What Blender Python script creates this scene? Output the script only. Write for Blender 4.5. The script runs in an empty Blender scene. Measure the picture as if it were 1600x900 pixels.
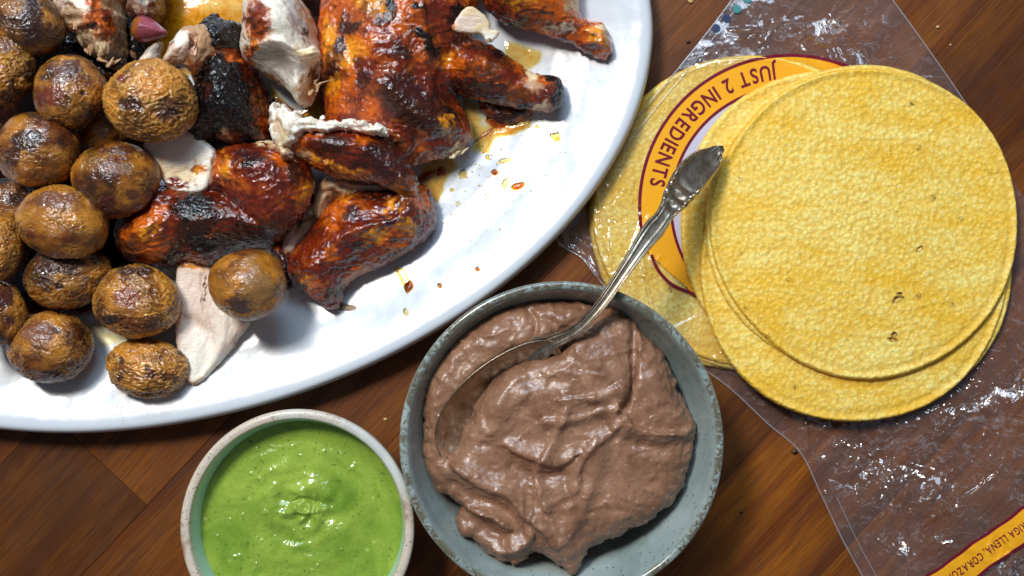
import bpy, math, random
import numpy as np
from mathutils import Vector, Matrix

R = math.radians
scene = bpy.context.scene
rng = np.random.default_rng(7)
random.seed(7)

# ------------------------------------------------------------------ camera, world, lamps, exposure
H = 0.62                      # camera height above the table top (m)
S = 0.5 / 1600.0              # metres per photo pixel on the table top
cam_d = bpy.data.cameras.new("camera")
cam = bpy.data.objects.new("camera", cam_d)
scene.collection.objects.link(cam)
cam.location = (0, 0, H)
cam_d.sensor_width = 36
cam_d.lens = 36 * H / 0.5
cam_d.clip_start = 0.02
cam_d.clip_end = 50
cam_d.dof.use_dof = True
cam_d.dof.focus_distance = H - 0.035
cam_d.dof.aperture_fstop = 9.0
scene.camera = cam

world = bpy.data.worlds.new("World")
scene.world = world
world.use_nodes = True
world.node_tree.nodes['Background'].inputs[0].default_value = (0.66, 0.78, 1.0, 1)
world.node_tree.nodes['Background'].inputs[1].default_value = 0.13

def area(name, loc, target, size, power, col, sy=None):
    d = bpy.data.lights.new(name, 'AREA')
    d.energy = power; d.color = col; d.size = size
    if sy: d.shape = 'RECTANGLE'; d.size_y = sy
    o = bpy.data.objects.new(name, d); scene.collection.objects.link(o)
    o.location = loc
    o.rotation_euler = (Vector(target) - Vector(loc)).to_track_quat('-Z', 'Y').to_euler()
    return o
area("window_light", (-0.50, 0.66, 1.30), (0, 0, 0), 0.28, 17.0, (1.0, 0.955, 0.89), 0.28)
area("sky_window", (-0.15, 1.05, 1.25), (0, 0, 0), 1.1, 19.0, (0.60, 0.79, 1.0), 0.7)

scene.view_settings.view_transform = 'Standard'
scene.view_settings.look = 'None'
scene.view_settings.exposure = 0.0
scene.view_settings.gamma = 1.0
scene.view_settings.use_curve_mapping = False
scene.cycles.max_bounces = 8
scene.cycles.transparent_max_bounces = 16
scene.cycles.caustics_reflective = False
scene.cycles.caustics_refractive = False
scene.cycles.sample_clamp_indirect = 4.0

# ------------------------------------------------------------------ helpers
def W(px, py, z):
    """world x, y of the thing that stands z metres above the table and is seen at a photo pixel"""
    k = S * (H - z) / H
    return (np.asarray(px, float) - 800) * k, -(np.asarray(py, float) - 450) * k
def PX(x, y, z):
    k = S * (H - z) / H
    return x / k + 800, -y / k + 450
MM = 0.001

_perm = np.random.default_rng(11).permutation(256)
_perm = np.concatenate([_perm, _perm, _perm]).astype(np.int64)
_g = np.random.default_rng(5).normal(size=(256, 3)); _g /= np.linalg.norm(_g, axis=1)[:, None]
def perlin(p):
    p = np.asarray(p, float)
    i = np.floor(p).astype(np.int64); f = p - i; i &= 255
    u = f * f * f * (f * (f * 6 - 15) + 10)
    out = 0
    for dx in (0, 1):
        for dy in (0, 1):
            for dz in (0, 1):
                h = _perm[_perm[_perm[i[:, 0] + dx] + i[:, 1] + dy] + i[:, 2] + dz]
                g = _g[h]
                d = g[:, 0] * (f[:, 0] - dx) + g[:, 1] * (f[:, 1] - dy) + g[:, 2] * (f[:, 2] - dz)
                w = (u[:, 0] if dx else 1 - u[:, 0]) * (u[:, 1] if dy else 1 - u[:, 1]) * (u[:, 2] if dz else 1 - u[:, 2])
                out = out + w * d
    return out * 1.5
def fbm(p, scale, octv=3, gain=0.5, seed=0.0):
    q = np.asarray(p, float) * scale + seed * 17.31 + 31.7
    a, s, o = 1.0, 0.0, 0
    for k in range(octv):
        o = o + a * perlin(q); s += a; a *= gain; q = q * 2.03 + 11.1
    return o / s
def ridged(p, scale, seed=0.0, warp=0.5):
    p = np.asarray(p, float)
    w = np.stack([fbm(p, scale * 0.6, 2, seed=seed + k) for k in (1, 2, 3)], 1)
    return 1 - np.abs(perlin(p * scale + w * warp * 2 + seed * 7.7)) * 1.6
def sstep(a, b, x):
    t = np.clip((x - a) / (b - a), 0, 1); return t * t * (3 - 2 * t)

def link(o, parent=None):
    scene.collection.objects.link(o)
    if parent is not None: o.parent = parent
    return o
def mesh_obj(name, v, f, mat, parent=None, smooth=True, attrs=None):
    me = bpy.data.meshes.new(name)
    v = np.asarray(v, np.float32)
    if isinstance(f, np.ndarray):
        n = f.shape[1]
        me.vertices.add(len(v)); me.vertices.foreach_set('co', v.ravel())
        me.loops.add(f.size); me.loops.foreach_set('vertex_index', f.ravel().astype(np.int32))
        me.polygons.add(len(f)); me.polygons.foreach_set('loop_start', np.arange(0, f.size, n, dtype=np.int32))
        me.polygons.foreach_set('loop_total', np.full(len(f), n, np.int32))
        me.update(calc_edges=True)
    else:
        me.from_pydata([tuple(map(float, q)) for q in v], [], f); me.update()
    if smooth: me.polygons.foreach_set('use_smooth', np.ones(len(me.polygons), bool))
    if attrs:
        for k, a in attrs.items():
            a = np.asarray(a, np.float32)
            if a.ndim == 1:
                at = me.attributes.new(k, 'FLOAT', 'POINT'); at.data.foreach_set('value', a)
            else:
                at = me.attributes.new(k, 'FLOAT_COLOR', 'POINT')
                c = np.ones((len(a), 4), np.float32); c[:, :3] = a[:, :3]
                at.data.foreach_set('color', c.ravel())
    me.materials.append(mat)
    return link(bpy.data.objects.new(name, me), parent)
def tag(o, label=None, cat=None, group=None, kind=None):
    if label: o['label'] = label
    if cat: o['category'] = cat
    if group: o['group'] = group
    if kind: o['kind'] = kind
    return o
def empty(name, loc=(0, 0, 0)):
    o = bpy.data.objects.new(name, None); o.empty_display_size = 0.01
    o.location = loc
    return link(o)

def normals(v, f):
    n = np.zeros_like(v)
    a = v[f[:, 2]] - v[f[:, 0]]; b = v[f[:, 3 if f.shape[1] == 4 else 1]] - v[f[:, 1 if f.shape[1] == 4 else 0]]
    fn = np.cross(a, b) if f.shape[1] == 4 else np.cross(v[f[:, 1]] - v[f[:, 0]], v[f[:, 2]] - v[f[:, 0]])
    for k in range(f.shape[1]):
        for c in range(3):
            n[:, c] += np.bincount(f[:, k], fn[:, c], len(v))
    return n / (np.linalg.norm(n, axis=1)[:, None] + 1e-12)
def relax(v, f, it=2, lam=0.5):
    e = np.concatenate([f[:, [k, (k + 1) % f.shape[1]]] for k in range(f.shape[1])])
    e = np.concatenate([e, e[:, ::-1]])
    cnt = np.bincount(e[:, 0], minlength=len(v)).astype(float)
    for _ in range(it):
        s = np.stack([np.bincount(e[:, 0], v[e[:, 1], c], len(v)) for c in range(3)], 1) / cnt[:, None]
        v = v + lam * (s - v)
    return v

def catmull(P, n=8, closed=True):
    P = np.asarray(P, float); N = len(P); out = []
    rg = range(N) if closed else range(N - 1)
    for i in rg:
        if closed: p0, p1, p2, p3 = P[i - 1], P[i], P[(i + 1) % N], P[(i + 2) % N]
        else: p0, p1, p2, p3 = P[max(i - 1, 0)], P[i], P[i + 1], P[min(i + 2, N - 1)]
        for t in np.arange(n) / n:
            out.append(0.5 * ((2 * p1) + (-p0 + p2) * t + (2 * p0 - 5 * p1 + 4 * p2 - p3) * t * t + (-p0 + 3 * p1 - 3 * p2 + p3) * t ** 3))
    if not closed: out.append(P[-1])
    return np.array(out)
def seg_dist(X, Y, P, closed=True):
    """unsigned distance, and for closed polygons the sign (positive inside)"""
    d = np.full(X.shape, 1e9); ins = np.zeros(X.shape, bool); side = np.zeros(X.shape)
    N = len(P)
    for i in range(N if closed else N - 1):
        a, b = P[i], P[(i + 1) % N]; ab = b - a; L = ab @ ab + 1e-18
        t = np.clip(((X - a[0]) * ab[0] + (Y - a[1]) * ab[1]) / L, 0, 1)
        q = np.hypot(X - a[0] - t * ab[0], Y - a[1] - t * ab[1])
        if closed:
            c = ((a[1] > Y) != (b[1] > Y)) & (X < (b[0] - a[0]) * (Y - a[1]) / (b[1] - a[1] + 1e-18) + a[0])
            ins ^= c
        else:
            s = np.sign(ab[0] * (Y - a[1]) - ab[1] * (X - a[0]))
            side = np.where(q < d, s, side)
        d = np.minimum(d, q)
    return np.where(ins, d, -d) if closed else (d, side)

def surface_nets(f, org, h):
    s = f < 0
    nx, ny, nz = f.shape
    def cs(a, dx, dy, dz): return a[dx:nx - 1 + dx, dy:ny - 1 + dy, dz:nz - 1 + dz]
    cnt = sum(cs(s, a, b, c).astype(np.int8) for a in (0, 1) for b in (0, 1) for c in (0, 1))
    act = (cnt > 0) & (cnt < 8)
    I = np.argwhere(act)
    idx = np.full(act.shape, -1, np.int64); idx[act] = np.arange(len(I))
    acc = np.zeros((len(I), 3)); n = np.zeros(len(I))
    corners = [(a, b, c) for a in (0, 1) for b in (0, 1) for c in (0, 1)]
    for A in corners:
        for ax in range(3):
            if A[ax] == 1: continue
            B = list(A); B[ax] = 1
            fa = f[I[:, 0] + A[0], I[:, 1] + A[1], I[:, 2] + A[2]]; fb = f[I[:, 0] + B[0], I[:, 1] + B[1], I[:, 2] + B[2]]
            m = (fa < 0) != (fb < 0)
            t = np.where(m, fa / np.where(m, fa - fb, 1), 0)
            p = np.tile(np.array(A, float), (len(I), 1)); p[:, ax] += t
            acc += p * m[:, None]; n += m
    v = (I + acc / n[:, None]) * h + org
    F = []
    for ax in range(3):
        o1, o2 = [(1, 2), (2, 0), (0, 1)][ax]
        sl0 = [slice(1, -1)] * 3; sl1 = [slice(1, -1)] * 3
        sl0[ax] = slice(0, -1); sl1[ax] = slice(1, None)
        a = s[tuple(sl0)]; b = s[tuple(sl1)]
        E = np.argwhere(a != b)
        if not len(E): continue
        up = a[E[:, 0], E[:, 1], E[:, 2]]
        for k in range(3):
            if k != ax: E[:, k] += 1
        def cell(d1, d2):
            q = E.copy(); q[:, o1] += d1; q[:, o2] += d2
            return idx[q[:, 0], q[:, 1], q[:, 2]]
        q = np.stack([cell(-1, -1), cell(0, -1), cell(0, 0), cell(-1, 0)], 1)
        q[~up] = q[~up][:, ::-1]
        F.append(q)
    return v, np.concatenate(F)

def smin(a, b, k):
    h = np.clip(0.5 + 0.5 * (b - a) / k, 0, 1)
    return b * (1 - h) + a * h - k * h * (1 - h)

def blob(lobes, h=0.7, k=2.0, feats=(), ridges=(), edge_noise=0.0, seed=1):
    """lobes: dicts(poly px, z0 bottom mm, up mm above the widest level, dn mm below it, r edge radius mm, feats, ridges)
    -> welded closed surface. feats: (px, py, rx, ry, ang, dz mm). ridges: (pts px, width_left mm, width_right mm, dz mm)"""
    h *= MM
    Ls = []
    lo = np.array([9., 9, 9]); hi = -lo
    for L in lobes:
        zc = (L['z0'] + L['dn']) * MM
        P = catmull(L['poly'], 6)
        x, y = W(P[:, 0], P[:, 1], zc)
        P = np.stack([x, y], 1)
        top = L['z0'] + L['dn'] + L['up'] + 8
        lo = np.minimum(lo, [x.min(), y.min(), L['z0'] * MM]); hi = np.maximum(hi, [x.max(), y.max(), top * MM])
        Ls.append((L, P, zc))
    lo -= 3 * h; hi += 3 * h
    nx, ny, nz = [int(q) for q in np.ceil((hi - lo) / h)]
    X, Y = np.meshgrid(lo[0] + np.arange(nx) * h, lo[1] + np.arange(ny) * h, indexing='ij')
    Z = lo[2] + np.arange(nz) * h
    F = None
    for L, P, zc in Ls:
        d = seg_dist(X, Y, P)
        en = L.get('edge', edge_noise)
        pts = np.stack([X.ravel(), Y.ravel(), np.full(X.size, seed * .013)], 1)
        if en: d = d + en * MM * fbm(pts, 260, 3, .6, seed).reshape(X.shape) * 1.6
        r = L['r'] * MM
        e = np.clip(d / r, 0, 1)
        pw = L.get('pw', 2.0)
        prof = (1 - (1 - e) ** pw) ** (1 / pw)
        up = np.full(X.shape, float(L['up']))
        for (fx, fy, rx, ry, an, dz) in tuple(L.get('feats', ())) + tuple(feats):
            cx, cy = W(fx, fy, zc + L['up'] * MM * .6)
            c, s_ = math.cos(R(an)), math.sin(R(an))
            u = ((X - cx) * c - (Y - cy) * s_) / (rx * S); v_ = ((X - cx) * s_ + (Y - cy) * c) / (ry * S)
            up += dz * np.exp(-(u * u + v_ * v_))
        for (rp, wl, wr, dz) in tuple(L.get('ridges', ())) + tuple(ridges):
            Q = catmull(rp, 5, False); qx, qy = W(Q[:, 0], Q[:, 1], zc + L['up'] * MM * .6)
            dd, side = seg_dist(X, Y, np.stack([qx, qy], 1), False)
            wd = np.where(side > 0, wl, wr) * MM
            up += dz * np.exp(-(dd / wd) ** 2)
        tx, ty = L.get('tilt', (0, 0))
        zmid = zc + (X - P[:, 0].mean()) * tx + (Y - P[:, 1].mean()) * ty
        hu = np.maximum(up, .2) * MM * prof; hd = L['dn'] * MM * prof
        dz3 = Z[None, None, :] - zmid[..., None]
        f = np.where(dz3 > 0, dz3 - hu[..., None], -dz3 - hd[..., None])
        out = np.maximum(-d, 0)[..., None]
        f = np.where(out > 0, np.sqrt(out ** 2 + dz3 ** 2) , f).astype(np.float32)
        F = f if F is None else smin(F, f, k * MM)
    F[[0, -1]] = 1; F[:, [0, -1]] = 1; F[:, :, [0, -1]] = 1
    v, q = surface_nets(F, lo, h)
    v = relax(v, q, 3, .5)
    return v, q

# ------------------------------------------------------------------ node material helper
def sr(r, g, b):
    f = lambda c: (c / 255 / 12.92) if c <= 10 else ((c / 255 + .055) / 1.055) ** 2.4
    return (f(r), f(g), f(b))
class M:
    def __init__(s, name):
        s.m = bpy.data.materials.new(name); s.m.use_nodes = True
        s.t = s.m.node_tree; s.b = s.t.nodes['Principled BSDF']; s.out = s.t.nodes['Material Output']
        s._co = None
    def n(s, ty, ins=None, **kw):
        x = s.t.nodes.new(ty)
        for k, v in kw.items(): setattr(x, k, v)
        for k, v in (ins or {}).items():
            if isinstance(v, bpy.types.NodeSocket): s.t.links.new(v, x.inputs[k])
            else: x.inputs[k].default_value = v
        return x
    def l(s, a, b): s.t.links.new(a, b)
    def set(s, **kw):
        for k, v in kw.items():
            k = k.replace('_', ' ')
            i = s.b.inputs[k]
            if isinstance(v, bpy.types.NodeSocket): s.l(v, i)
            else: i.default_value = v
        return s
    @property
    def co(s):
        if s._co is None: s._co = s.n('ShaderNodeTexCoord').outputs['Object']
        return s._co
    def map(s, scale=(1, 1, 1), rot=(0, 0, 0), loc=(0, 0, 0), vec=None):
        return s.n('ShaderNodeMapping', {'Vector': vec or s.co, 'Scale': scale, 'Rotation': rot, 'Location': loc}).outputs[0]
    def noise(s, scale, detail=3, rough=.5, dist=0, vec=None, out='Fac'):
        return s.n('ShaderNodeTexNoise', {'Vector': vec or s.co, 'Scale': scale, 'Detail': detail, 'Roughness': rough, 'Distortion': dist}).outputs[out]
    def vor(s, scale, feature='F1', vec=None, out='Distance', rnd=1.0, smooth=None):
        x = s.n('ShaderNodeTexVoronoi', {'Vector': vec or s.co, 'Scale': scale, 'Randomness': rnd}, feature=feature)
        return x.outputs[out]
    def ramp(s, fac, stops, interp='LINEAR'):
        x = s.n('ShaderNodeValToRGB', {'Fac': fac}); r = x.color_ramp; r.interpolation = interp
        while len(r.elements) < len(stops): r.elements.new(.5)
        for e, (p, c) in zip(r.elements, stops):
            e.position = p; e.color = (c, c, c, 1) if not isinstance(c, tuple) else (*c, 1)
        return x.outputs[0]
    def mix(s, fac, a, b, mode='MIX'):
        x = s.n('ShaderNodeMix', data_type='RGBA', blend_type=mode)
        for k, v in ((0, fac), (6, a), (7, b)):
            if isinstance(v, bpy.types.NodeSocket): s.l(v, x.inputs[k])
            elif isinstance(v, tuple): x.inputs[k].default_value = (*v, 1)
            else: x.inputs[k].default_value = v if k == 0 else (v, v, v, 1)
        return x.outputs[2]
    def math(s, op, a, b=0.0, c=0.0, clamp=False):
        x = s.n('ShaderNodeMath', operation=op, use_clamp=clamp)
        for k, v in enumerate((a, b, c)):
            if isinstance(v, bpy.types.NodeSocket): s.l(v, x.inputs[k])
            else: x.inputs[k].default_value = v
        return x.outputs[0]
    def bump(s, h, dist, strength=1.0, normal=None):
        i = {'Height': h, 'Distance': dist, 'Strength': strength}
        if normal: i['Normal'] = normal
        return s.n('ShaderNodeBump', i).outputs[0]
    def attr(s, name, out='Color'):
        return s.n('ShaderNodeAttribute', attribute_name=name).outputs[out]

# ------------------------------------------------------------------ table of wooden boards
def mat_wood():
    m = M("oiled_wood")
    rnd = m.n('ShaderNodeObjectInfo').outputs['Random']
    off = m.n('ShaderNodeCombineXYZ', {'X': m.math('MULTIPLY', rnd, 7.0), 'Y': m.math('MULTIPLY', rnd, 13.0), 'Z': m.math('MULTIPLY', rnd, 3.0)}).outputs[0]
    v = m.n('ShaderNodeVectorMath', {0: m.co, 1: off}, operation='ADD').outputs[0]
    g1 = m.noise(1, 5, .6, .25, vec=m.map((5, 75, 75), vec=v))
    g2 = m.noise(1, 4, .6, .1, vec=m.map((28, 620, 620), vec=v))
    g3 = m.noise(1, 2, .5, .1, vec=m.map((60, 1300, 1300), vec=v))
    blot = m.noise(14, 3, .55, vec=v)
    c = m.ramp(g1, [(.28, sr(100, 47, 7)), (.46, sr(146, 76, 11)), (.58, sr(168, 94, 15)), (.75, sr(118, 59, 8))])
    c = m.mix(m.ramp(g2, [(.38, .26), (.56, .0)]), c, sr(66, 32, 10))
    c = m.mix(m.ramp(g3, [(.30, .45), (.5, 0.)]), c, sr(46, 22, 8))
    c = m.mix(m.ramp(blot, [(.35, .55), (.65, .0)]), c, sr(78, 38, 12), 'MIX')
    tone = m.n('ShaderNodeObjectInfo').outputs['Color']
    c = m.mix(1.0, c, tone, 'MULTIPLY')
    rough = m.ramp(g2, [(.3, .52), (.7, .36)])
    sc = m.noise(1, 3, .6, vec=m.map((60, 60, 60), vec=v))
    m.set(Base_Color=c, Roughness=m.math('ADD', rough, m.ramp(sc, [(.4, 0.), (.7, .12)])), Specular_IOR_Level=.3)
    b = m.bump(g3, .00008, .6); b = m.bump(g2, .0003, .6, b)
    m.set(Normal=b)
    return m.m
wood = mat_wood()
gapm = M("dark_joint").set(Base_Color=(*sr(20, 11, 6), 1), Roughness=.8).m
table = empty("table_top"); tag(table, kind='structure')
mesh_obj("table_core", [(x, y, z) for z in (-.03, -.0022) for (x, y) in ((-.5, -.42), (.5, -.42), (.5, .42), (-.5, .42))],
         [(0, 3, 2, 1), (4, 5, 6, 7), (0, 1, 5, 4), (1, 2, 6, 5), (2, 3, 7, 6), (3, 0, 4, 7)], gapm, table, smooth=False)
def board(L, Wd):
    t, bv, g = .0022, .00022, .00004
    x, y = L / 2 - g, Wd / 2 - g
    v = []
    for (dx, z) in ((0, -t), (0, -bv), (bv, 0)):
        v += [(-x + dx, -y + dx, z), (x - dx, -y + dx, z), (x - dx, y - dx, z), (-x + dx, y - dx, z)]
    f = [(8, 9, 10, 11)] + [(a + i, a + (i + 1) % 4, a + 4 + (i + 1) % 4, a + 4 + i) for a in (0, 4) for i in range(4)]
    return v, f
ang = R(47)
BW = .066
meshes = {}
ca, sa = math.cos(ang), math.sin(ang)
# board edge line passes through photo (230,790); end joint there too
ox, oy = W(230, 790, 0)
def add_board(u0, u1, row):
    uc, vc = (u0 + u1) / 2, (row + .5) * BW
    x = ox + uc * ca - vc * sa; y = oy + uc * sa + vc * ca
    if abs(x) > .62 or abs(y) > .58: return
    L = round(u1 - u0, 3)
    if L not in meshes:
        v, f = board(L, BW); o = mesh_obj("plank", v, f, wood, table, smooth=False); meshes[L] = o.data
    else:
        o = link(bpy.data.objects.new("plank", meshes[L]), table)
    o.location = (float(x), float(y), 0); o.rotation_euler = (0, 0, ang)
    tn = .60 + .10 * math.sin(row * 2.4 + u0 * 3) - (.14 if x < -.12 else 0) + (.16 if (x > .05 and y < -.02) else 0)  # light falloff painted in: left boards darker, lower right ones lighter; sine varies boards
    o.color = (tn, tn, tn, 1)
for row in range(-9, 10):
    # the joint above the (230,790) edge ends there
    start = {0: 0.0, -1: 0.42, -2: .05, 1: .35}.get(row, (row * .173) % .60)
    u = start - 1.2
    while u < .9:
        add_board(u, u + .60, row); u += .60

# ------------------------------------------------------------------ platter
PC = (107.07, 54.08); PA, PB, PN, PT = 916.3, 625.7, 1.8754, -0.0147
zr = .020
_cx, _cy = W(PC[0], PC[1], zr); _k = S * (H - zr) / H
PROF = np.array([(0, 13), (1.5, 16.0), (4, 18.2), (8, 19.3), (13, 19.6), (22, 19.2), (34, 18.2), (60, 15.6), (100, 11.5), (150, 8.0), (200, 6.0), (260, 4.9), (340, 4.5), (2000, 4.4)], float)
def plate_frac(x, y):
    dx, dy = x - _cx, -(y - _cy)
    c, s = math.cos(PT), math.sin(PT)
    u = dx * c + dy * s; v = -dx * s + dy * c
    r = (np.abs(u / (PA * _k)) ** PN + np.abs(v / (PB * _k)) ** PN) ** (1 / PN)
    inset = (1 - r) * np.hypot(dx, dy) / np.maximum(r, 1e-6) / _k
    return r, inset
def plate_z(x, y):
    r, ins = plate_frac(x, y)
    p = np.stack([np.atleast_1d(x), np.atleast_1d(y), np.zeros_like(np.atleast_1d(x))], 1)
    wob = fbm(p, 22, 2, seed=3) * .7 + fbm(p, 70, 2, seed=4) * .16
    return (np.interp(ins, PROF[:, 0], PROF[:, 1]) + wob * sstep(0, 60, ins)) * MM
def make_platter():
    th = np.linspace(0, 2 * np.pi, 720, endpoint=False)
    ins = np.concatenate([[0, 1, 2, 3.5, 5, 7, 9, 12, 15, 18, 22, 27, 32, 38, 45], np.arange(52, 420, 7)])
    c, s = math.cos(PT), math.sin(PT)
    R0 = 1 / ((np.abs(np.cos(th) / PA) ** PN + np.abs(np.sin(th) / PB) ** PN) ** (1 / PN))
    rings = []
    for i in ins:
        rr = np.maximum(R0 - i, 0); rings.append(rr)
    for q in np.linspace(1, .0, 14)[1:-1]: rings.append((R0 - ins[-1]) * q)
    V = []
    for rr in rings:
        u, v = rr * np.cos(th), rr * np.sin(th)
        V.append(np.stack([_cx + (u * c - v * s) * _k, _cy - (u * s + v * c) * _k], 1))
    top = []
    for a in V: top.append(np.column_stack([a, plate_z(a[:, 0], a[:, 1])]))
    nT = len(top)
    bot = []
    for i, z in ((1.0, 12.2), (6, 10.5), (60, 6), (150, 1.5), (220, .3), (300, .3)):
        rr = np.maximum(R0 - i, 0); u, v = rr * np.cos(th), rr * np.sin(th)
        bot.append(np.column_stack([_cx + (u * c - v * s) * _k, _cy - (u * s + v * c) * _k, np.full(len(th), z * MM)]))
    allr = bot[::-1] + top
    v = np.concatenate(allr); n = len(th)
    f = []
    for r_ in range(len(allr) - 1):
        a = r_ * n + np.arange(n); b = r_ * n + (np.arange(n) + 1) % n
        f.append(np.stack([a, a + n, b + n, b], 1))
    f = np.concatenate(f)
    f = f[:, ::-1]
    m = M("white_glaze")
    c1 = m.noise(25, 3, .5)
    m.set(Base_Color=m.mix(c1, sr(200, 206, 212), sr(211, 214, 217)), Roughness=m.ramp(m.noise(90, 4, .6), [(.35, .16), (.7, .26)]), Specular_IOR_Level=.6)
    m.set(Coat_Weight=.2, Coat_Roughness=.1)
    m.set(Normal=m.bump(m.noise(140, 2, .5), .00016, .5))
    # close the middle
    vi = len(v); last = (len(allr) - 1) * n
    zc = float(plate_z(np.array([_cx]), np.array([_cy]))[0])
    v = np.vstack([v, [[_cx, _cy, zc]]])
    o = mesh_obj("serving_platter", v, f, m.m)
    me = o.data
    tag(o, "large white glazed oval platter carrying the chicken and potatoes", "platter")
make_platter()

# ------------------------------------------------------------------ potatoes
def cube_sphere(n):
    u = np.tan(np.linspace(-1, 1, n + 1) * np.pi / 4)
    A, B = np.meshgrid(u, u, indexing='ij'); o = np.ones_like(A)
    V, F, off = [], [], 0
    i = np.arange(n)[:, None] * (n + 1) + np.arange(n)[None]
    q = np.stack([i, i + n + 1, i + n + 2, i + 1], -1).reshape(-1, 4)
    for fc in ((o, A, B), (-o, B, A), (B, o, A), (A, -o, B), (A, B, o), (B, A, -o)):
        V.append(np.stack(fc, -1).reshape(-1, 3)); F.append(q + off); off += (n + 1) ** 2
    v = np.concatenate(V); v /= np.linalg.norm(v, axis=1)[:, None]
    key = np.round(v * 1e5).astype(np.int64)
    _, first, inv = np.unique(key, axis=0, return_index=True, return_inverse=True)
    return v[first], inv.ravel()[np.concatenate(F)]
SPH = cube_sphere(66)
SPH_LO = cube_sphere(48)
def mat_potato():
    m = M("roasted_potato_skin")
    col = m.attr('col'); ch = m.attr('char', 'Fac')
    n1 = m.noise(900, 3, .6)
    c = m.mix(m.ramp(n1, [(.3, .3), (.55, 0.)]), col, m.mix(1.0, col, (.42, .26, .14), 'MULTIPLY'))
    fleck = m.noise(420, 4, .7, 1.5)
    c = m.mix(m.ramp(fleck, [(.60, 0.), (.72, .75)]), c, sr(52, 24, 13))
    m.set(Base_Color=c, Roughness=m.ramp(m.noise(400, 3, .6), [(.3, .18), (.7, .36)]), Specular_IOR_Level=.55)
    m.set(Subsurface_Weight=.12, Subsurface_Radius=(1, .4, .1), Subsurface_Scale=.002)
    wr = m.noise(1, 3, .5, 1.6, vec=m.map((150, 330, 220)))
    b = m.bump(m.ramp(wr, [(.30, 0.), (.46, 1.), (.54, .25), (.7, .9)], 'EASE'), .0004, .45)
    b = m.bump(n1, .00006, .4, b)
    m.set(Coat_Weight=.7, Coat_Roughness=.13); m.l(b, m.b.inputs['Coat Normal'])
    m.set(Normal=b)
    return m.m
potm = mat_potato()
GOLD, BROWN, DK = np.array(sr(204, 132, 40)), np.array(sr(100, 47, 13)), np.array(sr(38, 15, 9))
OLIVE = np.array(sr(120, 90, 28)); PURP = np.array(sr(74, 42, 40)); PALE = np.array(sr(236, 190, 100))
def potato(px, py, rx, ry, zc, ang=0, wrinkle=.6, tone=0.5, dark=.3, spots=(), seed=1, lo=False, label='', rz=None):
    v, f = (SPH_LO if lo else SPH)
    zc *= MM
    k = S * (H - zc) / H
    a, b = rx * k, ry * k
    c3 = rz * MM if rz else (a + b) / 2 * .92
    p = v.copy()
    shape = 1 + .11 * fbm(p, .9, 2, seed=seed) + .045 * fbm(p, 2.0, 2, seed=seed + 9)
    p = p * shape[:, None]
    # wrinkled skin
    w = ridged(v * [1, 1.35, 1], 3.1, seed, 1.5); w2 = ridged(v, 7.5, seed + 3, 1.2)
    zone = sstep(-.35, .35, fbm(v, 1.3, 2, seed=seed + 5) + (wrinkle - .5) * 1.2)
    dsp = (np.clip(w, .3, 1) - .75) * .075 * zone * wrinkle + (np.clip(w2, .35, 1) - .75) * .026 * zone
    # small eyes
    dsp = dsp - .03 * np.exp(-((fbm(v, 2.6, 1, seed=seed + 20) - .62) / .07) ** 2)
    p = p * (1 + dsp)[:, None]
    c, s = math.cos(R(-ang)), math.sin(R(-ang))
    q = p * [a, b, c3]
    q = np.stack([q[:, 0] * c - q[:, 1] * s, q[:, 0] * s + q[:, 1] * c, q[:, 2]], 1)
    # colour
    t = np.clip(tone - .06 + 1.4 * fbm(v, 1.6, 3, seed=seed + 30), 0, 1)[:, None]
    col = BROWN * (1 - t) + GOLD * t
    ol = sstep(.05, .5, fbm(v, 1.1, 2, seed=seed + 33))[:, None] * .28
    col = col * (1 - ol) + OLIVE * ol
    hi = (np.clip((w - .72) / .25, 0, 1) * zone * wrinkle * .6)[:, None]
    col = col * (1 - hi) + PALE * hi
    roast = sstep(.16 - dark * .8, .46 - dark * .5, fbm(v, 1.25, 4, .55, seed=seed + 40))
    col = col * (1 - .85 * roast[:, None]) + DK * .85 * roast[:, None]
    rim = sstep(.55, .95, np.abs(fbm(v, 1.9, 4, .65, seed=seed + 41)) + .15)
    col = col * (1 - .4 * rim[:, None]) + np.array(sr(84, 42, 16)) * .4 * rim[:, None]
    cx, cy = W(px, py, zc)
    wx = q[:, 0] + cx; wy = q[:, 1] + cy
    PXx, PXy = PX(wx, wy, zc + q[:, 2])
    up = q[:, 2] > -.2 * c3
    nz = fbm(v, 5, 3, .6, seed=seed + 50)
    for (sx, sy, sa, sb, col2, depth) in spots:
        d = np.hypot((PXx - sx) / sa, (PXy - sy) / sb) + nz * .55
        mk = (1 - sstep(.75, 1.1, d)) * up
        col = col * (1 - .9 * mk[:, None]) + np.array(col2) * .9 * mk[:, None]
        q = q * (1 - depth * mk)[:, None]
    o = mesh_obj("roasted_potato", q, f, potm, attrs={'col': col, 'char': roast})
    o.location = (float(cx), float(cy), zc)
    tag(o, label, "potato", "roasted potatoes heaped on the left of the platter")
    return o
dk, pu, bl = sr(62, 26, 16), sr(92, 56, 52), sr(22, 17, 20)
potato(237, 158, 71, 65, 48, 0, .95, .78, .05, [(264, 172, 22, 20, sr(104, 66, 48), .03), (204, 162, 20, 13, dk, .02), (189, 122, 7, 6, sr(120, 40, 30), 0), (272, 176, 9, 6, sr(60, 32, 24), .03)], 3, label="large pale gold wrinkled potato lying on top, beside the blackened chicken skin")
potato(109, 143, 57, 59, 44, 0, .5, .45, .22, [(112, 104, 17, 13, pu, .01), (96, 118, 12, 16, sr(105, 66, 52), .01), (80, 150, 22, 18, sr(112, 44, 24), .01), (130, 145, 5, 5, bl, .05), (132, 163, 9, 5, sr(110, 80, 30), 0)], 5, label="brown potato with purple browned patch and one black pit, left of the big wrinkled one")
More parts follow.
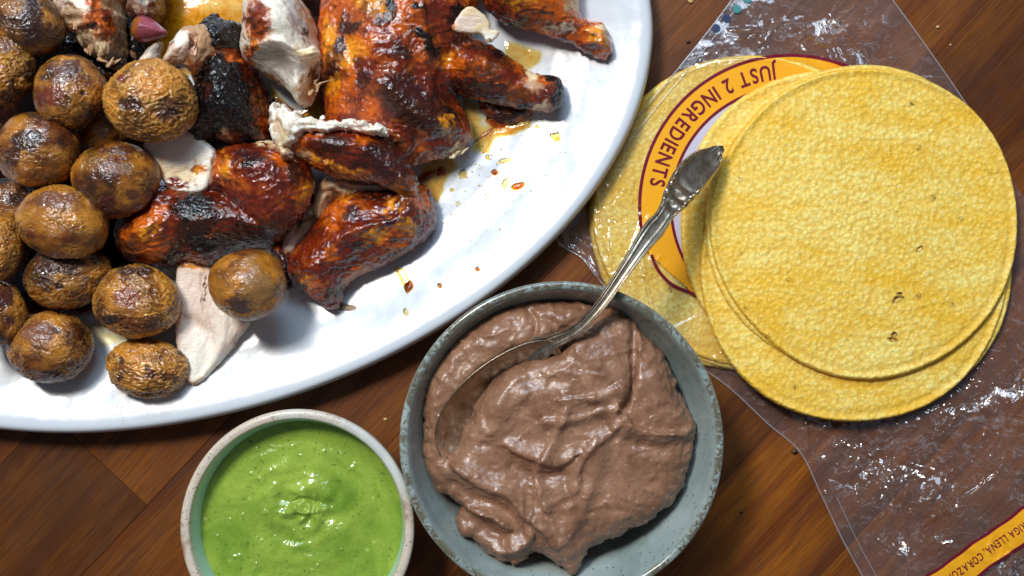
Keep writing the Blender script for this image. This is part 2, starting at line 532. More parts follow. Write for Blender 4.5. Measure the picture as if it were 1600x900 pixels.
potato(2, 105, 52, 61, 42, 0, .9, .62, .12, [(8, 72, 14, 12, sr(134, 96, 76), 0), (30, 150, 34, 14, dk, .01)], 8, label="greenish gold wrinkled potato cut by the left edge, below the darkest roasted one")
potato(42, 38, 60, 52, 40, 20, .5, .25, .62, [(14, 10, 20, 16, sr(150, 98, 50), 0), (50, 30, 20, 40, sr(48, 22, 14), .01)], 12, label="darkest glazed potato in the upper left corner of the platter")
potato(60, 232, 65, 60, 40, 0, .45, .38, .25, [(42, 218, 26, 20, sr(50, 26, 20), .01), (52, 212, 11, 9, sr(58, 52, 66), .03), (20, 245, 14, 18, sr(62, 30, 20), 0)], 15, label="olive brown potato with a dark bluish scar, below the purple patched one")
potato(180, 280, 65, 61, 38, 0, .5, .36, .3, [(168, 318, 15, 17, sr(84, 34, 24), .01), (196, 262, 12, 10, sr(128, 96, 66), 0), (208, 305, 12, 9, sr(86, 44, 26), .01), (190, 235, 28, 8, sr(82, 42, 22), 0)], 19, label="warm brown potato touching the corner of the square white meat slice")
potato(98, 347, 70, 58, 42, 5, .55, .58, .12, [(85, 312, 34, 14, sr(120, 70, 42), 0), (150, 318, 12, 14, sr(110, 60, 30), 0)], 23, label="smooth golden brown potato overlapping a darker one just below it")
potato(106, 431, 68, 51, 26, -10, .7, .42, .42, [(92, 412, 38, 17, sr(62, 32, 26), .02), (92, 448, 9, 6, bl, .03), (150, 402, 10, 12, sr(70, 34, 20), .01)], 27, label="half hidden olive potato with wide dark blistered band, under the smooth golden one")
potato(-8, 385, 43, 55, 38, 0, .7, .6, .15, [], 31, label="golden potato at the left edge, upper of the two cut off mid frame")
potato(-8, 490, 47, 54, 34, 0, .6, .5, .2, [(8, 462, 15, 22, sr(78, 38, 32), .01), (15, 500, 10, 8, sr(80, 38, 30), 0)], 35, label="green brown potato with purple patches at the left edge, lower of the cut off pair")
potato(78, 541, 66, 57, 24, 0, .6, .42, .22, [(80, 516, 17, 7, sr(30, 24, 34), .035), (60, 520, 28, 20, sr(128, 78, 48), .0), (80, 586, 16, 8, dk, 0)], 39, label="round brown potato with small black scar, nearest the platter's bottom left rim")
potato(215, 470, 67, 57, 27, 10, .8, .72, .1, [(196, 422, 16, 8, sr(70, 44, 36), .02), (198, 465, 22, 16, sr(132, 62, 26), .01), (172, 500, 15, 8, bl, .02), (225, 508, 40, 14, sr(112, 56, 22), .0)], 43, label="shiny golden potato with reddish folds, left of the long white meat slice")
potato(231, 576, 64, 47, 20, 4, 1.0, .72, .1, [(230, 575, 4.5, 4.5, bl, .04), (236, 585, 9, 8, sr(92, 44, 22), .02), (189, 563, 5, 8, dk, .02), (262, 590, 18, 7, sr(96, 50, 24), .02), (188, 590, 6, 6, sr(80, 48, 22), 0)], 47, label="smallest wrinkled yellow potato with a black dot, at the platter's lower edge")
potato(387, 444, 60, 56, 40, 0, .28, .66, .0, [(376, 478, 26, 15, sr(72, 50, 48), .03), (402, 452, 30, 30, sr(156, 112, 62), 0)], 51, label="matt tan potato with grey purple scar resting on the white slice and dark drumstick")
potato(-28, 222, 36, 44, 40, 0, .4, .2, .5, [], 55, True, label="reddish brown potato sliver at the left edge, between two olive ones")
potato(18, 318, 46, 40, 22, 0, .4, .4, .2, [], 59, True, label="shaded green potato deep in the gap beside the left edge")
potato(160, 205, 46, 38, 22, 0, .4, .35, .3, [], 63, True, label="shaded potato hidden deep between the four upper ones")

# ------------------------------------------------------------------ chicken
def mat_chicken():
    m = M("roasted_chicken")
    col = m.attr('col'); ch = m.attr('char', 'Fac'); me = m.attr('meat', 'Fac')
    n1 = m.noise(430, 3, .6, 1.4); n2 = m.noise(900, 2, .6)
    blot = m.noise(260, 4, .6, 1.2)
    skin = m.mix(m.ramp(blot, [(.34, .4), (.58, 0.)]), col, m.mix(1.0, col, (.40, .24, .16), 'MULTIPLY'))
    skin = m.mix(m.ramp(n1, [(.55, 0.), (.75, .35)]), skin, m.mix(1.0, col, (1.6, 1.45, 1.0), 'MULTIPLY'))
    meat = m.mix(m.ramp(n1, [(.3, .14), (.6, 0.)]), col, m.mix(1.0, col, (.72, .55, .40), 'MULTIPLY'))
    c = m.mix(me, skin, meat)
    c = m.mix(m.math('MULTIPLY', ch, m.ramp(n2, [(.5, 0.), (.75, .35)])), c, sr(56, 30, 24))
    m.set(Base_Color=c, Specular_IOR_Level=.6)
    rs = m.mix(me, m.ramp(n1, [(.3, .14), (.7, .3)]), .4)
    m.set(Roughness=rs)
    m.set(Coat_Weight=m.math('MULTIPLY', m.math('SUBTRACT', 1.0, m.math('MAXIMUM', me, m.math('MULTIPLY', ch, .7))), .8), Coat_Roughness=.07)
    m.set(Subsurface_Weight=m.math('MULTIPLY_ADD', me, .22, .06), Subsurface_Radius=(1, .35, .15), Subsurface_Scale=.003)
    bub = m.vor(360, 'SMOOTH_F1'); bub2 = m.vor(560, 'SMOOTH_F1')
    fib = m.noise(1, 4, .6, .5, vec=m.map((300, 1500, 600), (0, 0, R(25))))
    hs = m.math('ADD', m.math('MULTIPLY', bub, .45), m.math('MULTIPLY', n1, 1.0))
    hc = m.math('ADD', m.math('MULTIPLY', bub2, .7), hs)
    h = m.mix(ch, hs, m.math('MULTIPLY', hc, 1.3)); h = m.mix(me, h, m.math('MULTIPLY', fib, .9))
    m.set(Normal=m.bump(m.math('ADD', h, 0), .00055, .7))
    m.l(m.b.inputs['Normal'].links[0].from_socket, m.b.inputs['Coat Normal'])
    return m.m
chm = mat_chicken()
PAL = {'K': (sr(15, 12, 13), 1, 0), 'D': (sr(58, 22, 9), .7, 0), 'R': (sr(122, 36, 8), .1, 0), 'B': (sr(112, 54, 16), .2, 0), 'O': (sr(210, 97, 8), 0, 0),
       'Y': (sr(242, 154, 26), 0, .05), 'W': (sr(252, 242, 224), 0, 1), 'T': (sr(188, 146, 106), 0, 1), 'P': (sr(234, 208, 188), 0, 1),
       'G': (sr(190, 180, 170), 0, .9), 'M': (sr(206, 176, 140), 0, 1), 'N': (sr(120, 82, 50), 0, .8), 'V': (sr(62, 24, 26), .5, 0), 'C': (sr(238, 212, 168), 0, 1)}
def chicken(name, label, lobes, base, spots, h=.65, k=3.0, seed=1, warp=1.0, fib=None, rough=1.0, cat="chicken", ridges=(), feats=()):
    v, f = blob(lobes, h, k, seed=seed, ridges=ridges, feats=feats)
    col = np.tile(np.array(PAL[base][0]), (len(v), 1)); ch = np.full(len(v), float(PAL[base][1])); me = np.full(len(v), float(PAL[base][2]))
    px, py = PX(v[:, 0], v[:, 1], v[:, 2])
    n1 = fbm(v, 170, 3, .6, seed); n2 = fbm(v, 170, 3, .6, seed + 40); n3 = fbm(v, 500, 3, .6, seed + 60)
    wx, wy = px + n1 * 20 * warp, py + n2 * 20 * warp
    for sp in spots:
        code, sx, sy, ra, rb = sp[:5]; an = sp[5] if len(sp) > 5 else 0; so = sp[6] if len(sp) > 6 else .45
        c, s = math.cos(R(an)), math.sin(R(an))
        dx, dy = wx - sx, wy - sy
        d = np.hypot((dx * c + dy * s) / ra, (-dx * s + dy * c) / rb) + n3 * .45
        mk = (1 - sstep(1 - so, 1 + so * .6, d))
        cc = PAL[code]
        col = col * (1 - mk[:, None]) + np.array(cc[0]) * mk[:, None]
        ch = ch * (1 - mk) + cc[1] * mk; me = me * (1 - mk) + cc[2] * mk
    # mottling in skin colour
    mot = fbm(v, 150, 3, .55, seed + 70) + .30 * (np.clip(ridged(v, 210, seed + 81, .8), .3, 1) - .7) + .25 * fbm(v, 420, 2, .6, seed + 71)
    sk = (1 - me) * (1 - ch)
    dkm = sstep(-.10, .40, mot) * sk * .85
    col = col * (1 - dkm[:, None]) + np.array(sr(78, 26, 9)) * dkm[:, None]
    ltm = sstep(.12, .5, -mot) * sk * .3
    col = col * (1 - ltm[:, None]) + np.array(sr(222, 120, 16)) * ltm[:, None]
    # relief
    nm = normals(v, f)
    a_skin = .55 * fbm(v, 130, 3, .55, seed + 80) + .32 * (np.clip(ridged(v, 210, seed + 81, .8), .3, 1) - .7)
    a_char = .9 * fbm(v, 300, 4, .65, seed + 82) + .5 * np.abs(fbm(v, 520, 2, .6, seed + 83))
    fa = R(fib if fib is not None else 25)
    q = np.stack([v[:, 0] * math.cos(fa) + v[:, 1] * math.sin(fa), (-v[:, 0] * math.sin(fa) + v[:, 1] * math.cos(fa)) * 4.5, v[:, 2] * 3], 1)
    a_meat = .55 * fbm(q, 130, 3, .6, seed + 84) + .3 * fbm(v, 120, 2, seed=seed + 85)
    a_skin = a_skin + .8 * (np.clip(ridged(v * [1, 1.6, 1], 75, seed + 88, 1.4), .4, 1) - .75)
    d = (a_skin * 1.6 * (1 - ch) + a_char * 1.6 * ch) * (1 - me) + a_meat * 1.1 * me
    v = v + nm * (d * MM * rough)[:, None]
    v[:, 2] = np.maximum(v[:, 2], plate_z(v[:, 0], v[:, 1]) + .0001)
    o = mesh_obj(name, v, f, chm, attrs={'col': col, 'char': ch, 'meat': me})
    if label: tag(o, label, cat)
    return o

# big glazed leg quarter
chicken("chicken_leg_quarter", "big glossy glazed chicken leg quarter with charred drumstick knuckle, top centre of the platter", [
    dict(poly=[(512, -60), (503, 0), (496, 45), (494, 95), (506, 150), (512, 205), (540, 232), (580, 255), (625, 268), (660, 258), (700, 246), (722, 232), (738, 212), (728, 178), (712, 150), (722, 110), (740, 60), (745, 0), (735, -70)],
         z0=4, up=25, dn=11, r=34, feats=[(590, 90, 70, 60, 0, 5), (660, 20, 40, 30, 0, 4), (545, 60, 22, 60, 10, -3), (640, 170, 60, 20, 35, 3), (700, 215, 30, 14, -10, -5), (560, 190, 30, 40, 0, -3)],
         ridges=[([(662, 10), (668, 60), (670, 110), (676, 150)], 2.0, 3.2, 3.2), ([(520, 20), (540, 70), (590, 120)], 5, 3, -2.2), ([(600, 130), (650, 160), (700, 205)], 3, 6, 2.2), ([(560, 110), (580, 160), (585, 230)], 3, 4, -2), ([(700, 90), (690, 130), (710, 160)], 3, 4, -3.5)]),
    dict(poly=[(690, 60), (730, 58), (765, 70), (800, 92), (830, 112), (850, 118), (872, 120), (880, 142), (876, 165), (862, 176), (835, 172), (800, 168), (760, 160), (720, 150), (690, 130)],
         z0=8, up=14, dn=10, r=22, feats=[(862, 145, 20, 24, 0, 4), (740, 100, 40, 24, 20, 5), (815, 135, 20, 20, 0, -2.5)],
         ridges=[([(740, 96), (770, 100), (795, 112)], 2, 3, 2.2)]),
    dict(poly=[(745, 150), (790, 160), (835, 168), (830, 182), (800, 196), (765, 186), (748, 168)], z0=3, up=6, dn=4, r=9),
], 'O', [
    ('R', 630, 120, 140, 130), ('O', 560, 90, 50, 54), ('Y', 540, 80, 28, 26), ('Y', 585, 5, 20, 34, -60), ('Y', 512, 60, 10, 40), ('O', 640, 30, 34, 36), ('R', 690, 20, 34, 40), ('O', 655, 70, 34, 24, 20),
    ('D', 543, 42, 24, 12), ('D', 530, 70, 10, 22), ('D', 520, 118, 17, 30), ('R', 575, 110, 22, 26), ('V', 572, 122, 16, 18), ('K', 612, 10, 12, 22), ('D', 598, 30, 20, 10), ('K', 652, 8, 10, 9),
    ('R', 620, 75, 40, 18), ('D', 630, 82, 26, 12), ('D', 625, 145, 34, 44), ('D', 668, 180, 52, 46, 30), ('D', 700, 200, 26, 30), ('K', 655, 55, 24, 11, 25), ('K', 673, 76, 12, 20, -20), ('V', 650, 150, 40, 14, 30),
    ('O', 530, 165, 18, 44), ('Y', 520, 135, 12, 20), ('R', 545, 200, 26, 28), ('O', 575, 175, 14, 40), ('R', 590, 225, 30, 22), ('B', 615, 235, 26, 22), ('O', 662, 222, 10, 18), ('R', 690, 225, 30, 14), ('Y', 697, 195, 9, 20, -20),
    ('O', 650, 248, 40, 9, -5), ('C', 712, 236, 14, 8, -20), ('K', 704, 178, 16, 5, 50), ('R', 724, 200, 14, 18, 40),
    ('Y', 702, 92, 15, 12, -40), ('O', 720, 100, 26, 16), ('R', 755, 85, 30, 20), ('O', 748, 106, 15, 13), ('K', 715, 20, 20, 14), ('D', 712, 40, 13, 20), ('D', 722, 58, 20, 12), ('B', 780, 105, 24, 16), ('V', 780, 82, 14, 18, 40),
    ('D', 740, 138, 60, 16, 8), ('V', 790, 150, 40, 16, 5), ('R', 800, 120, 22, 18), ('B', 815, 150, 26, 18), ('C', 832, 122, 12, 8, 40), ('T', 838, 138, 13, 10), ('R', 850, 150, 16, 16), ('C', 844, 168, 16, 6, -50), ('K', 818, 168, 12, 10), ('K', 872, 148, 13, 34), ('K', 862, 122, 14, 7), ('D', 790, 180, 34, 14),
], seed=4)
# top right drumstick with the torn end
chicken("chicken_drumstick", "orange drumstick with torn pale bone end, at the top right of the platter", [
    dict(poly=[(752, -70), (756, 0), (766, 22), (790, 38), (815, 44), (850, 52), (880, 60), (905, 50), (905, 20), (903, -20), (896, -70)], z0=8, up=22, dn=10, r=26, feats=[(830, 10, 34, 20, 0, 4), (780, 15, 20, 20, 0, -2)], ridges=[([(845, -10), (855, 20), (875, 45)], 3, 3, 2)]),
    dict(poly=[(840, 30), (880, 18), (915, 30), (938, 34), (950, 48), (957, 78), (944, 92), (925, 88), (905, 76), (880, 64), (850, 56)], z0=10, up=11, dn=8, r=16, edge=1.0, feats=[(944, 60, 14, 20, 0, 3), (928, 80, 8, 7, 0, -5)]),
], 'O', [
    ('B', 790, 10, 40, 40), ('R', 770, 20, 22, 24), ('Y', 815, 5, 26, 14), ('O', 830, 20, 34, 14), ('O', 850, 10, 20, 20), ('R', 835, 35, 26, 8), ('V', 852, 15, 12, 8), ('D', 800, 38, 30, 8), ('T', 895, -5, 12, 28), ('C', 902, 5, 8, 18), ('O', 872, 30, 24, 14), ('C', 865, 44, 14, 8), ('P', 888, 40, 10, 8), ('O', 860, 54, 20, 7), ('R', 905, 45, 10, 8), ('O', 925, 58, 26, 20), ('Y', 930, 52, 10, 10), ('C', 938, 46, 12, 7, 30), ('T', 948, 60, 6, 20), ('R', 920, 72, 26, 10), ('N', 926, 83, 11, 6), ('D', 880, 66, 12, 6)],
    seed=9, fib=-30)
# bent wing: upper arm with torn white meat, forearm
chicken("chicken_wing", "bent chicken wing with torn white meat along its upper edge, centre of the platter", [
    dict(poly=[(424, 172), (440, 162), (452, 184), (478, 188), (520, 188), (562, 192), (598, 206), (622, 226), (642, 258), (655, 290), (640, 308), (600, 292), (560, 282), (525, 278), (500, 268), (470, 250), (440, 240), (425, 215)], z0=18, up=17, dn=12, r=20, edge=.9,
         feats=[(540, 225, 50, 18, 10, 4), (445, 200, 20, 22, 0, -3)], ridges=[([(470, 206), (520, 196), (590, 204)], 1.4, 3.5, -2.4), ([(440, 230), (480, 248), (530, 264), (580, 272)], 2, 2.5, 1.8), ([(455, 215), (490, 240), (520, 252)], 1.5, 1.5, -1.6)]),
    dict(poly=[(520, 312), (560, 296), (605, 296), (640, 284), (668, 292), (682, 322), (680, 352), (655, 385), (610, 412), (560, 432), (540, 452), (532, 478), (512, 482), (488, 466), (462, 452), (448, 430), (450, 398), (475, 372), (500, 335)], z0=5, up=21, dn=9, r=30,
         feats=[(560, 360, 60, 24, -30, 4), (640, 320, 25, 30, 0, 5), (500, 420, 30, 30, 0, 3), (520, 470, 14, 14, 0, -5)],
         ridges=[([(530, 345), (580, 340), (630, 325)], 2.5, 3, -2), ([(490, 385), (540, 370), (600, 350), (645, 350)], 2.2, 3, 1.6), ([(560, 400), (600, 375)], 1.5, 2, -1.2), ([(520, 430), (560, 410)], 2, 2, -1.5)]),
], 'R', [
    ('R', 530, 220, 70, 26), ('D', 520, 225, 30, 18), ('O', 575, 212, 22, 14), ('D', 600, 245, 40, 34), ('V', 610, 260, 30, 28), ('O', 480, 205, 16, 12), ('R', 475, 208, 10, 8), ('Y', 500, 250, 34, 6, 15), ('Y', 540, 268, 36, 8, 12), ('O', 490, 262, 24, 8, 20), ('O', 470, 225, 10, 14),
    ('W', 470, 190, 48, 11, 8, .25), ('W', 555, 196, 44, 6.5, 4, .25), ('W', 440, 185, 20, 26, 0, .3), ('C', 440, 215, 18, 26), ('C', 455, 235, 26, 7, 40), ('T', 470, 242, 22, 6, 35), ('W', 588, 204, 20, 5, 12, .3),
    ('K', 593, 234, 5, 5), ('D', 560, 258, 16, 9), ('D', 630, 290, 24, 22), ('B', 640, 300, 28, 22), ('O', 655, 305, 16, 14), ('O', 665, 330, 12, 26), ('R', 672, 345, 10, 26), ('O', 545, 315, 26, 14), ('Y', 540, 308, 20, 6), ('V', 555, 330, 22, 14, -20), ('R', 590, 325, 30, 18), ('V', 608, 344, 16, 9), ('Y', 612, 322, 14, 10), ('D', 585, 306, 20, 7), ('O', 520, 335, 16, 26, 20), ('O', 600, 365, 46, 12, -20), ('Y', 590, 366, 26, 8, -25), ('Y', 634, 352, 16, 10, 30), ('O', 625, 380, 26, 12, -20),
    ('R', 500, 385, 34, 20, -20), ('R', 480, 420, 26, 26), ('V', 560, 388, 16, 9), ('R', 555, 405, 20, 14), ('O', 520, 400, 13, 14), ('Y', 486, 448, 14, 12), ('O', 500, 450, 20, 14), ('D', 462, 440, 9, 20), ('D', 520, 455, 24, 12), ('R', 518, 472, 20, 12), ('O', 560, 425, 30, 8, -28), ('B', 645, 385, 34, 5, -35), ('T', 560, 432, 40, 3.5, -25)],
    seed=14, k=4, fib=15)
# dark drumstick with thigh lobe
chicken("chicken_thigh", "nearly black glazed chicken thigh with one orange end, above the matt tan potato", [
    dict(poly=[(180, 372), (184, 350), (205, 322), (228, 300), (252, 283), (285, 287), (330, 292), (370, 298), (420, 320), (450, 345), (445, 372), (415, 386), (380, 390), (345, 402), (325, 416), (290, 408), (265, 416), (230, 414), (195, 402)], z0=8, up=24, dn=10, r=30,
         feats=[(300, 325, 60, 24, 15, 4), (230, 360, 30, 26, 0, 3), (320, 385, 40, 10, 0, -4), (255, 300, 10, 8, 0, 3)],
         ridges=[([(290, 300), (340, 312), (400, 338), (440, 350)], 3, 4.5, 3.0), ([(262, 300), (270, 340), (280, 390)], 2.5, 3.5, -2)]),
    dict(poly=[(336, 238), (350, 232), (385, 224), (420, 220), (452, 226), (478, 250), (492, 285), (482, 325), (462, 350), (430, 368), (390, 345), (350, 305), (328, 292), (332, 262)], z0=15, up=21, dn=12, r=24, feats=[(400, 250, 30, 20, 0, 3), (345, 262, 8, 26, 0, -3.5)], ridges=[([(352, 245), (352, 275), (350, 295)], 1.8, 1.8, 2)]),
], 'R', [
    ('D', 330, 350, 130, 50), ('R', 400, 300, 60, 50), ('K', 300, 320, 36, 24), ('K', 335, 375, 50, 24), ('K', 270, 400, 20, 16), ('D', 380, 370, 50, 18), ('O', 225, 362, 38, 30), ('Y', 232, 362, 20, 14, -20), ('O', 250, 330, 13, 26, 30), ('R', 262, 355, 14, 20), ('D', 195, 345, 12, 30, 30), ('B', 200, 385, 24, 14), ('O', 235, 390, 28, 14), ('R', 262, 308, 16, 16), ('D', 262, 288, 26, 8), ('R', 350, 355, 20, 9), ('O', 331, 371, 6, 5),
    ('V', 392, 248, 30, 16), ('K', 388, 252, 14, 8), ('O', 350, 265, 18, 20), ('Y', 352, 262, 7, 22), ('O', 380, 285, 22, 14), ('R', 410, 285, 30, 18), ('R', 430, 320, 40, 26), ('D', 462, 272, 16, 18), ('O', 440, 250, 20, 12), ('R', 335, 285, 10, 14), ('O', 470, 310, 12, 24), ('Y', 478, 300, 8, 20), ('C', 420, 222, 30, 6, 12), ('T', 440, 232, 24, 6, 20), ('R', 330, 405, 22, 12), ('B', 440, 358, 20, 10)],
    seed=21, k=3)
# blackened back piece
chicken("charred_chicken_piece", "blackened crusty chicken piece between the big wrinkled potato and the white breast chunk", [
    dict(poly=[(318, 42), (338, 26), (350, 34), (382, 40), (388, 70), (382, 92), (402, 112), (420, 150), (430, 180), (428, 222), (400, 226), (372, 232), (345, 222), (325, 242), (302, 215), (300, 170), (312, 130), (322, 90), (312, 60)], z0=6, up=30, dn=10, r=22, edge=1.2,
         feats=[(350, 150, 30, 40, 10, 5), (350, 60, 24, 18, 0, 1), (410, 180, 14, 40, 0, -4)], ridges=[([(384, 95), (400, 150), (408, 215)], 2.5, 3, -3), ([(330, 82), (380, 84)], 2, 2.5, -3.5)])],
    'K', [('R', 415, 190, 16, 42), ('R', 395, 120, 14, 30, -20), ('D', 400, 140, 10, 40, -15), ('O', 352, 82, 28, 6), ('O', 368, 88, 24, 7, 10), ('B', 402, 160, 12, 26), ('K', 350, 60, 34, 22), ('K', 345, 155, 36, 60), ('D', 322, 145, 10, 16), ('T', 376, 224, 10, 8), ('N', 358, 218, 22, 14), ('T', 350, 212, 10, 12)],
    seed=27, rough=1.35)
chicken("torn_chicken_meat", "pale tan lump of pulled chicken meat tucked right behind the big wrinkled potato", [
    dict(poly=[(256, 100), (268, 72), (280, 52), (298, 42), (322, 42), (338, 60), (340, 82), (330, 104), (320, 128), (304, 130), (296, 110), (280, 106), (272, 112)], z0=20, up=15, dn=14, r=13, edge=.9, feats=[(276, 80, 14, 20, 30, 2)], ridges=[([(308, 52), (306, 70), (296, 96)], 1.2, 2.2, -3.5)])],
    'T', [('P', 275, 80, 24, 34, 25), ('W', 280, 60, 20, 14), ('T', 320, 70, 20, 30), ('B', 310, 105, 14, 18), ('B', 303, 70, 3, 22, 15), ('T', 325, 60, 14, 12), ('R', 262, 68, 6, 8)], seed=31, fib=60, h=.55)
# white breast chunk
chicken("chicken_breast_chunk", "thick chunk of white breast meat with a grey hollow and dark orange skin spot", [
    dict(poly=[(388, -60), (384, 0), (382, 40), (380, 84), (396, 104), (420, 122), (448, 140), (470, 166), (488, 162), (498, 130), (502, 92), (498, 66), (492, 36), (478, 10), (462, -10), (450, -60)], z0=10, up=31, dn=14, r=17, edge=.6,
         feats=[(440, 102, 34, 22, 25, -13), (430, 40, 30, 20, 0, 4), (470, 140, 14, 16, 0, -4)], ridges=[([(396, 80), (430, 72), (455, 76), (480, 92), (498, 84)], 1.6, 3.0, 4.0), ([(450, 10), (470, 40), (480, 60)], 1.2, 1.2, -2), ([(462, 72), (480, 80), (495, 76)], .8, .8, -1.6), ([(455, 82), (475, 90), (492, 88)], .7, .7, -1.4)])],
    'W', [('W', 430, 50, 60, 60), ('G', 470, 30, 22, 50, -25), ('O', 400, 35, 24, 38), ('R', 400, 30, 17, 24), ('D', 396, 34, 8, 8), ('Y', 394, 76, 14, 14), ('O', 392, 84, 8, 20, -10), ('G', 440, 104, 40, 24, 28), ('G', 425, 96, 30, 18), ('T', 480, 140, 18, 26), ('N', 492, 120, 9, 24), ('T', 478, 20, 6, 30, -30), ('C', 478, 80, 28, 9), ('K', 473, 55, 7, 6), ('T', 420, 122, 30, 5, 32), ('Y', 388, 100, 8, 10)],
    seed=36, fib=-55, h=.55, rough=.8)
def slice_(name, label, poly, z0, up, dn, r, base, spots, seed, fib, tilt=(0, 0), feats=(), ridges=(), edge=.35):
    return chicken(name, label, [dict(poly=poly, z0=z0, up=up, dn=dn, r=r, tilt=tilt, feats=feats, edge=edge, ridges=ridges, pw=3)], base, spots, h=.5, seed=seed, fib=fib, rough=.75)
slice_("chicken_breast_slice", "square slice of white meat with an orange drip, below the big wrinkled potato",
       [(226, 226), (258, 206), (300, 206), (322, 222), (338, 238), (334, 264), (324, 296), (296, 304), (262, 292), (250, 268), (238, 246)], 24, 4, 5, 3.5,
       'W', [('C', 280, 262, 50, 30), ('W', 290, 238, 50, 26), ('O', 308, 264, 9, 13, 40), ('Y', 304, 268, 8, 13, 40), ('R', 278, 288, 24, 7), ('T', 335, 258, 5, 34, 12), ('W', 318, 286, 12, 10)], 41, 20, feats=[(290, 270, 26, 20, 0, -1.4)])
slice_("chicken_breast_slice", "long white meat slice leaning out from under the dark thigh towards the platter rim",
       [(282, 404), (322, 400), (342, 430), (352, 478), (392, 498), (372, 532), (342, 572), (312, 600), (294, 592), (284, 560), (277, 520), (279, 450)], 7, 8, 5, 4,
       'P', [('W', 320, 480, 50, 100), ('P', 310, 470, 34, 80), ('W', 315, 560, 40, 40), ('O', 300, 408, 26, 7), ('Y', 300, 414, 20, 8), ('T', 350, 570, 60, 5, -48, .3), ('T', 305, 598, 14, 5, -30), ('N', 340, 592, 34, 2.5, -50, .3), ('B', 318, 455, 1.6, 26, 0)], 46, 75,
       ridges=[([(300, 500), (330, 530), (325, 580)], 3, 5, -2.2), ([(318, 430), (322, 480), (332, 520)], .5, .8, -1.2), ([(352, 480), (350, 530), (318, 590)], 1.8, 1.2, 1.4)])
slice_("chicken_skin_scrap", "cream coloured scrap of cooked skin resting on the big glazed leg quarter",
       [(706, 46), (720, 22), (734, 12), (752, 20), (765, 34), (766, 46), (780, 48), (774, 60), (762, 66), (752, 54), (738, 54), (720, 52)], 39, 1.6, 1.2, 1.6,
       'C', [('P', 735, 38, 28, 18), ('C', 750, 42, 16, 12), ('W', 766, 58, 12, 10), ('R', 765, 66, 5, 3), ('O', 708, 40, 4, 12)], 51, 0, tilt=(-.25, .1), edge=.3)
chicken("pulled_chicken_meat", "shaded strips of tan pulled meat in the gap between thigh and bent wing", [
    dict(poly=[(488, 330), (500, 285), (528, 272), (560, 282), (600, 288), (610, 300), (560, 308), (525, 318), (505, 350)], z0=6, up=9, dn=8, r=8, edge=.8, ridges=[([(535, 290), (560, 296), (590, 294)], 1, 1.6, -3), ([(505, 300), (520, 300), (530, 310)], 1, 1, -3)]),
    dict(poly=[(440, 386), (446, 350), (470, 322), (492, 318), (500, 340), (480, 370), (468, 396), (452, 404)], z0=5, up=8, dn=7, r=8, edge=.8, ridges=[([(470, 335), (462, 365)], 1, 1, -2)]),
    dict(poly=[(372, 404), (405, 384), (440, 362), (446, 384), (420, 400)], z0=4, up=5, dn=4, r=4)],
    'T', [('M', 540, 295, 50, 14), ('P', 575, 298, 24, 10), ('N', 520, 310, 14, 14), ('T', 510, 290, 12, 12), ('M', 470, 350, 20, 26), ('N', 478, 345, 12, 7), ('P', 455, 380, 18, 20), ('W', 410, 388, 40, 14)], seed=56, h=.5, fib=70)
chicken("torn_chicken_carcass", "ragged brown and cream torn carcass piece at the top edge, right of the darkest potato", [
    dict(poly=[(88, -60), (92, 0), (94, 22), (104, 42), (110, 56), (124, 66), (140, 82), (156, 92), (172, 108), (194, 104), (198, 70), (196, 30), (196, -60)], z0=6, up=28, dn=12, r=16, edge=1.6,
         feats=[(165, 30, 22, 20, 0, 4), (125, 20, 16, 30, 0, -3), (185, 85, 16, 16, 0, -9)], ridges=[([(120, 60), (132, 46), (150, 44)], 1.2, 2, 3.5), ([(178, 0), (186, 20), (190, 50)], 1.6, 1.6, -4), ([(140, 84), (160, 92), (176, 104)], 1.2, 1.2, 3), ([(104, 30), (130, 34)], 1.2, 2, -3)])],
    'T', [('W', 124, 6, 22, 16), ('P', 95, 0, 14, 20), ('B', 115, 12, 12, 6, 30), ('M', 118, 26, 18, 14), ('O', 160, 36, 28, 24), ('R', 170, 22, 20, 8, 30), ('O', 165, 44, 20, 16), ('B', 118, 48, 14, 12), ('K', 140, 38, 5, 4), ('C', 134, 58, 20, 13, -30), ('C', 150, 70, 20, 8), ('M', 185, 20, 9, 40, -12), ('N', 182, 70, 14, 24), ('D', 175, 92, 26, 14), ('C', 148, 80, 20, 2.5, 38), ('K', 110, 60, 12, 8), ('O', 148, 5, 12, 16)],
    seed=61, fib=80, h=.55, rough=1.3)
chicken("torn_chicken_bone_end", "grey white torn joint above the pink shallot at the top edge of the platter", [
    dict(poly=[(204, -60), (205, 0), (204, 24), (220, 30), (242, 36), (254, 30), (257, 0), (256, -60)], z0=8, up=22, dn=12, r=13, edge=1.4, ridges=[([(226, 0), (232, 20)], 1.2, 1.2, -3), ([(240, -5), (244, 25)], 1, 1, 2)])],
    'N', [('P', 216, 6, 14, 22), ('G', 222, 0, 8, 10), ('B', 246, 10, 12, 30), ('T', 240, 14, 6, 10), ('D', 205, 30, 8, 8)], seed=66, fib=80, h=.55)
chicken("pale_cartilage_strip", "small pale pink strip of meat pointing up beside the shallot's tip", [
    dict(poly=[(216, 104), (226, 82), (240, 68), (254, 66), (250, 82), (246, 100), (232, 112)], z0=14, up=6, dn=8, r=5, edge=.5)],
    'P', [('G', 238, 80, 14, 14), ('P', 230, 98, 12, 14)], seed=71, h=.5, rough=.6)
chicken("blackened_skin", "flat blackened skin lying in the gap between the upper left potatoes and the carcass", [
    dict(poly=[(70, 60), (110, 58), (150, 88), (185, 108), (215, 100), (236, 40), (196, 30), (196, 60), (205, 110), (170, 130), (110, 95), (60, 120), (40, 90)], z0=5, up=8, dn=6, r=8, edge=1.6)],
    'K', [('D', 175, 120, 20, 12), ('K', 110, 75, 40, 20), ('T', 204, 86, 3, 14, -10)], seed=76, h=.7)
